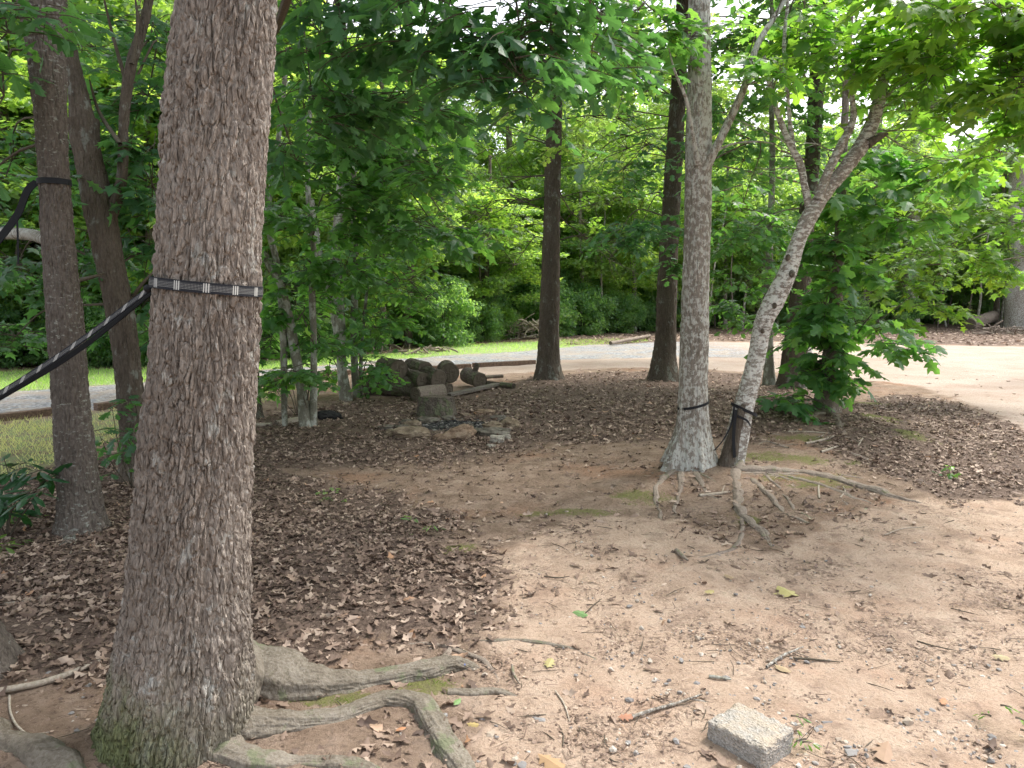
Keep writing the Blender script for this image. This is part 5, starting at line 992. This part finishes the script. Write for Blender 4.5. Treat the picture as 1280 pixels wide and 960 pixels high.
ribbon('tail', [P(920, 512, Y9-.13), P(917, 545, Y9-.14), P(918, 572, Y9-.16)], [(1, 0, 0), (1, 0, .1)], .026, M['web'], s9, .006)
ribbon('tail', [P(922, 520, Y9-.13), P(934, 526, Y9-.13), P(938, 532, Y9-.10)], [(0, 0, 1), (0, 0, 1)], .022, M['web'], s9, .005)
# ---------------------------------------------------------------- concrete block
import bmesh
hb = .078; cA, cB, cC, cD = (G(x, y, hb) for x, y in ((884, 898), (954, 938), (992, 907), (924, 878)))
print('block', np.linalg.norm((cB-cA)[:2]), np.linalg.norm((cC-cB)[:2]), np.linalg.norm((cD-cA)[:2]))
bm = bmesh.new(); ct = (cA+cB+cC+cD)/4; zg = gh1(ct[0], ct[1]); ex = unit(((cB-cA)+(cC-cD))[:3]*[1, 1, 0]); lx = np.linalg.norm((cB-cA)[:2]); ly = (np.linalg.norm((cC-cB)[:2])+np.linalg.norm((cD-cA)[:2]))/2; ey = np.array([-ex[1], ex[0], 0])
bm.free()
hh = ct[2]-zg+.03; dm = np.array([lx, ly, hh]); vv_ = {}; vl = []; fl = []; ng = 34
def bv(p_):
    k_ = tuple(np.round(p_, 5))
    if k_ not in vv_: vv_[k_] = len(vl); vl.append(p_)
    return vv_[k_]
for ax_ in range(3):
    for sg_ in (-.5, .5):
        for a_ in range(ng):
            for b_ in range(ng):
                q_ = []
                for da, db in ((0, 0), (1, 0), (1, 1), (0, 1)):
                    p_ = np.zeros(3); p_[ax_] = sg_; p_[(ax_+1) % 3] = (a_+da)/ng-.5; p_[(ax_+2) % 3] = (b_+db)/ng-.5; q_.append(bv(p_))
                fl.append(tuple(q_ if sg_ > 0 else q_[::-1]))
v = np.array(vl)*dm; rb = .014; cl_ = np.clip(v, -dm/2+rb, dm/2-rb); v = cl_+rb*unit(v-cl_)
ch = np.clip(fbm(v*28+3, 3), -1, 1); edge = (np.sum(np.abs(v) > dm/2-.02, axis=1) >= 2); v = v-unit(v-cl_)*0
nrm_ = unit(np.where(np.abs(v) > dm/2-rb*1.5, np.sign(v), 0)+1e-9)
v = v+nrm_*(.003*fbm(v*120, 3)+.004*fbm(v*25+9, 3)-edge*.014*np.clip(ch+.1, 0, 1))[:, None]
w = v[:, :1]*ex+v[:, 1:2]*ey+v[:, 2:]*np.array([0, 0, 1.])+np.array([ct[0], ct[1], zg-.03+hh/2]); f = np.array(fl)
mt, nt = newmat('aggregate_concrete'); n_ = N(nt); co = n_('ShaderNodeTexCoord').outputs['Object']
sp_ = n_('ShaderNodeSeparateColor'); n_.l(n_.vor(co, 140, 'F1', 'Color'), sp_.inputs[0]); col = n_.ramp(sp_.outputs[0], [(0, (.24, .23, .21)), (.4, (.30, .29, .27)), (.8, (.35, .34, .32)), (1, (.42, .41, .38))])
gn = n_('ShaderNodeNewGeometry'); sz_ = n_('ShaderNodeSeparateXYZ'); n_.l(gn.outputs['Normal'], sz_.inputs[0])
dirt_ = n_.math('MULTIPLY', n_.rng(sz_.outputs[2], .0, .6), n_.rng(n_.noise(co, 12, 5, .65), .38, .62, .25, .95)); col = n_.mix(dirt_, col, (.39, .33, .26)); n_.out(col, .95, n_.vor(co, 140), .004, 1., .15)
tag(obj('concrete_block', w, f, mt, loc=np.array([ct[0], ct[1], zg])), 'rough concrete block half sunk in the bare dirt', 'block')
# ---------------------------------------------------------------- loose sticks and single leaves
def stick(label, pl, r, mat='deadtwig', twig=0, lift=.6, name='stick', group=None):
    pp = []
    for x, y in pl: g = G(x, y); g[2] = gh1(g[0], g[1])+r*lift+.006; pp.append(g)
    tt = Tubes(); tt.add(pp, [r]*(len(pp)-1)+[r*.45], 8, .02, bark_disp(r*.15, .01, .04, .15), px_seed(pl)) if len(pp) > 1 else None
    for _ in range(twig):
        k = R1.randint(0, len(pp)-1); a = pp[k]*.5+pp[k+1]*.5; d = unit(R1.normal(0, 1, 3)*[1, 1, .15]+[0, 0, .1]); tt.add([a, a+d*r*8, a+d*r*14], [r*.4, r*.3, r*.1], 5)
    v = np.vstack(tt.v); o = obj(name, v, np.vstack(tt.f), M[mat], loc=pp[0], smooth=True); return tag(o, label, 'stick', group)
def px_seed(pl): return pl[0][0]*.17
for a in [('short stick with lichen lying on bare dirt left of the concrete block', [(790, 899), (818, 890), (846, 882), (876, 871)], .0065, 'bark_grey', 1), ('forked stick lying above the concrete block', [(958, 836), (978, 822), (1004, 811)], .006, 'bark_grey', 2), ('thin dark stick ending right of the forked one', [(992, 825), (1020, 827), (1050, 830)], .005, 'twig', 1),
    ('orange brown peeled twig standing out on the path', [(640, 834), (642, 845), (650, 858)], .006, 'bark_root'), ('pale twig on the path below the orange brown one', [(694, 866), (704, 880), (712, 904)], .0035), ('thin twig reaching toward the small green leaf', [(732, 768), (742, 758), (752, 750)], .003, 'twig', 1), ('dark twig short of the concrete block left side', [(854, 880), (870, 873), (878, 871)], .004, 'twig'),
    ('stubby green grey twig above the concrete block', [(886, 848), (900, 850), (914, 852)], .007, 'bark_sapling'), ('long pale curved twig on the path at the right', [(1106, 670), (1130, 662), (1160, 660)], .004), ('thin straight twig on the pale dirt at the right', [(1188, 762), (1204, 766), (1222, 770)], .003, 'twig'), ('slim twig pair right of the forked stick', [(1146, 803), (1170, 810), (1198, 816)], .003, 'twig', 1),
    ('long bare stick lying on the leaves at the left edge', [(-20, 758), (20, 757), (50, 750), (84, 747)], .011, 'deadtwig'), ('grey stick crossing from the left edge to the thick trunk', [(-60, 885), (0, 868), (50, 858), (90, 845), (128, 828)], .013, 'deadtwig'), ('bent thin bare stick curling on the reddish soil', [(12, 872), (14, 895), (24, 912), (38, 921), (62, 918)], .004, 'deadtwig'),
    ('bleached curved stick on the mossy bank, upper one', [(1007, 556), (1022, 553), (1034, 550), (1044, 546)], .013), ('bleached short stick on the mossy bank, lower one', [(1026, 567), (1038, 563), (1053, 558)], .014), ('long thin grey stick across the mossy bank', [(985, 541), (1010, 541), (1040, 543)], .008), ('pale forked twig at the right of the mossy bank', [(1072, 560), (1078, 550), (1084, 540)], .009, 'deadtwig', 2),
    ('bleached stick at the foot of the tall grey trunk', [(874, 622), (892, 620), (912, 617)], .014, 'deadtwig', 2), ('short upright twig by the long root', [(1024, 625), (1023, 612), (1024, 604)], .008), ('small curled twig beside the long root', [(1050, 624), (1056, 615), (1054, 610)], .007), ('bleached twig at the foot of the dark left trunk', [(88, 697), (100, 672), (122, 648)], .005, 'deadtwig', 2, 3.), ('thin twig on the leaves between trunks', [(136, 690), (150, 691), (164, 694)], .005),
    ('dark crooked twig on the dirt above the path centre', [(680, 722), (700, 724), (712, 722)], .004, 'twig', 1), ('curved rootlet on the soil right of the long root', [(845, 690), (852, 697), (860, 703)], .012, 'bark_root'), ('twig lying at the edge of the brown leaves', [(592, 760), (594, 768), (595, 772)], .005), ('pale bark strip on the leaf edge', [(556, 726), (570, 728), (584, 731)], .007)]:
    stick(*a)
tsk = Tubes()
for _ in range(420):   # too many and too small to count
    for _t in range(30):
        y = R1.uniform(2.0, 9.5)**1.; x = R1.uniform(-.72, .8)*y
        if R1.rand() < float(fd(np.array([x]), np.array([y]))[0])*1.2: break
    z = gh1(x, y)+.007; a = R1.uniform(0, 6.28); L = R1.uniform(.03, .14); d = np.array([math.cos(a), math.sin(a), R1.normal(0, .05)]); b = np.array([x, y, z])
    tsk.add([b, b+d*L*.5+R1.normal(0, .006, 3)*[1, 1, .3], b+d*L], [R1.uniform(.001, .0028)]*2+[.0008], 4, L/4)
tag(tsk.build('twig_debris', M['twig']), 'countless tiny broken twigs on the bare dirt', kind='stuff')
def fallen(label, px, py, size, col, T=T_OAK, yaw=0., group=None):
    col = tuple(.62*c_+.38*d_ for c_, d_ in zip(col, (.34, .26, .18))); m, nt = newmat('fallen_'+label.split()[0]); n_ = N(nt); co = n_('ShaderNodeTexCoord').outputs['Object']; n_.out(n_.mix(n_.noise(co, 40, 3), tuple(.7*c_ for c_ in col), col), .6)
    g = G(px, py); g[2] += .012; o = leaves_mesh('fallen_leaf', g[None]-[0, 0, 0], np.array([[math.cos(yaw), math.sin(yaw), .12]]), np.array([[.1, -.3, 1.]]), np.array([size*1.2]), np.array([.5]), T, m, curl=(.25, .1))
    me = o.data; base = g; v = np.empty(len(me.vertices)*3, np.float32); me.vertices.foreach_get('co', v); v = v.reshape(-1, 3)-base.astype(np.float32); me.vertices.foreach_set('co', v.ravel()); me.update(); o.location = tuple(base); return tag(o, label, 'leaf', group)
for a in [('small fresh green leaf lying in the middle of the path', 717, 767, .07, (.07, .30, .07), T_MAPLE), ('yellow green star shaped leaf on the path at the right', 990, 746, .10, (.50, .48, .16), T_MAPLE), ('yellowish leaf on the path near the orange twig', 684, 838, .07, (.46, .42, .16), T_OAK), ('tan oak leaf at the bottom edge of the path', 672, 946, .10, (.52, .32, .16), T_OAK), ('yellow leaf right of the path centre', 880, 743, .05, (.48, .42, .14), T_OAK),
    ('orange yellow leaf near the pale twig', 583, 908, .04, (.50, .38, .12), T_OAK), ('round green leaf by the mossy root end', 567, 885, .045, (.10, .34, .08), T_OVAL), ('reddish fallen leaf near the path bottom', 772, 900, .05, (.48, .18, .10), T_OAK), ('orange leaf among the grey gravel', 1177, 884, .045, (.50, .20, .08), T_OAK), ('curled brown leaf among the grey gravel', 1110, 930, .12, (.34, .21, .14), T_OAK), ('pale green leaf scrap near the long root end', 1078, 640, .06, (.35, .50, .32), T_OVAL),
    ('yellow leaf on the brown leaves left of the thick trunk', 55, 825, .05, (.45, .50, .12), T_OVAL), ('yellow leaf left of the thick trunk, smaller one higher up', 137, 684, .05, (.5, .44, .1), T_OVAL), ('pale yellow leaf on the dirt at the far right', 1238, 822, .06, (.5, .42, .22), T_OAK), ('orange scrap in front of the grey stones', 508, 913, .035, (.58, .22, .08), T_OVAL), ('pale dead leaf at the side of the mossy bank', 905, 720, .06, (.46, .34, .2), T_OAK), ('dry tan leaf beside the forked stick', 968, 834, .07, (.50, .38, .22), T_OVAL), ('long tan leaf on the leaves near the path edge', 480, 913, .06, (.45, .30, .2), T_OAK)]:
    fallen(*a, yaw=a[1]*.7)
g = G(575, 836); mt, nt = newmat('blue_foil'); N(nt).out((.05, .12, .42), .35, spec=.5); board('candy_wrapper', 'tiny blue wrapper scrap on the moss at the root end', 'wrapper', g+[-.012, 0, .012], g+[.022, .008, .014], .014, .003, mt)
# ---------------------------------------------------------------- camera, light, sky
cam = bpy.data.cameras.new('camera'); cam.lens = 36*F/1280; cam.sensor_width = 36; cam.clip_end = 2000; cam.clip_start = .05
co_ = bpy.data.objects.new('camera', cam); C.objects.link(co_); co_.location = (0, 0, CZ); co_.rotation_euler = (math.pi/2-PITCH, 0, 0); bpy.context.scene.camera = co_
EL, AZ = math.radians(58), math.radians(52)      # azimuth measured from +Y towards +X
sun = bpy.data.lights.new('sun', 'SUN'); sun.energy = 1.5; sun.angle = math.radians(12); sun.color = (1, .95, .87)
so = bpy.data.objects.new('sun', sun); C.objects.link(so); d = Vector((math.sin(AZ)*math.cos(EL), math.cos(AZ)*math.cos(EL), math.sin(EL))); so.rotation_euler = d.to_track_quat('Z', 'Y').to_euler()
w = bpy.data.worlds.new('World'); bpy.context.scene.world = w; w.use_nodes = True; nt = w.node_tree; nt.nodes.clear(); n = N(nt)
sk = n('ShaderNodeTexSky', sky_type='NISHITA'); sk.sun_disc = False; sk.sun_elevation = EL; sk.sun_rotation = AZ; sk.air_density = 1.; sk.dust_density = 4.; sk.ozone_density = 1.
# thin high cloud over the blue: bright, nearly white, uneven
tc = n('ShaderNodeTexCoord').outputs['Generated']; cl = n.rng(n.noise(tc, 2.2, 5, .6), .25, .6, .35, .85)
hsv = n('ShaderNodeHueSaturation'); hsv.inputs['Saturation'].default_value = .12; hsv.inputs['Value'].default_value = 1.5; n.l(sk.outputs[0], hsv.inputs['Color'])
bg = n('ShaderNodeBackground'); bg.inputs[1].default_value = .15; n.l(n.mix(cl, sk.outputs[0], hsv.outputs[0]), bg.inputs[0]); o = n('ShaderNodeOutputWorld'); n.l(bg.outputs[0], o.inputs[0])
s = bpy.context.scene; s.view_settings.view_transform = 'Standard'; s.view_settings.look = 'None'; s.view_settings.exposure = 1.12; s.view_settings.gamma = 1.; s.view_settings.use_curve_mapping = False
s.render.engine = 'CYCLES'; cy = s.cycles; cy.max_bounces = 7; cy.diffuse_bounces = 5; cy.glossy_bounces = 2; cy.transmission_bounces = 5; cy.transparent_max_bounces = 4; cy.sample_clamp_indirect = 6.; cy.use_adaptive_sampling = True; cy.adaptive_threshold = .02
cy.use_denoising = True; cy.denoiser = 'OPENIMAGEDENOISE'; cy.caustics_reflective = False; cy.caustics_refractive = False
s.render.use_persistent_data = False
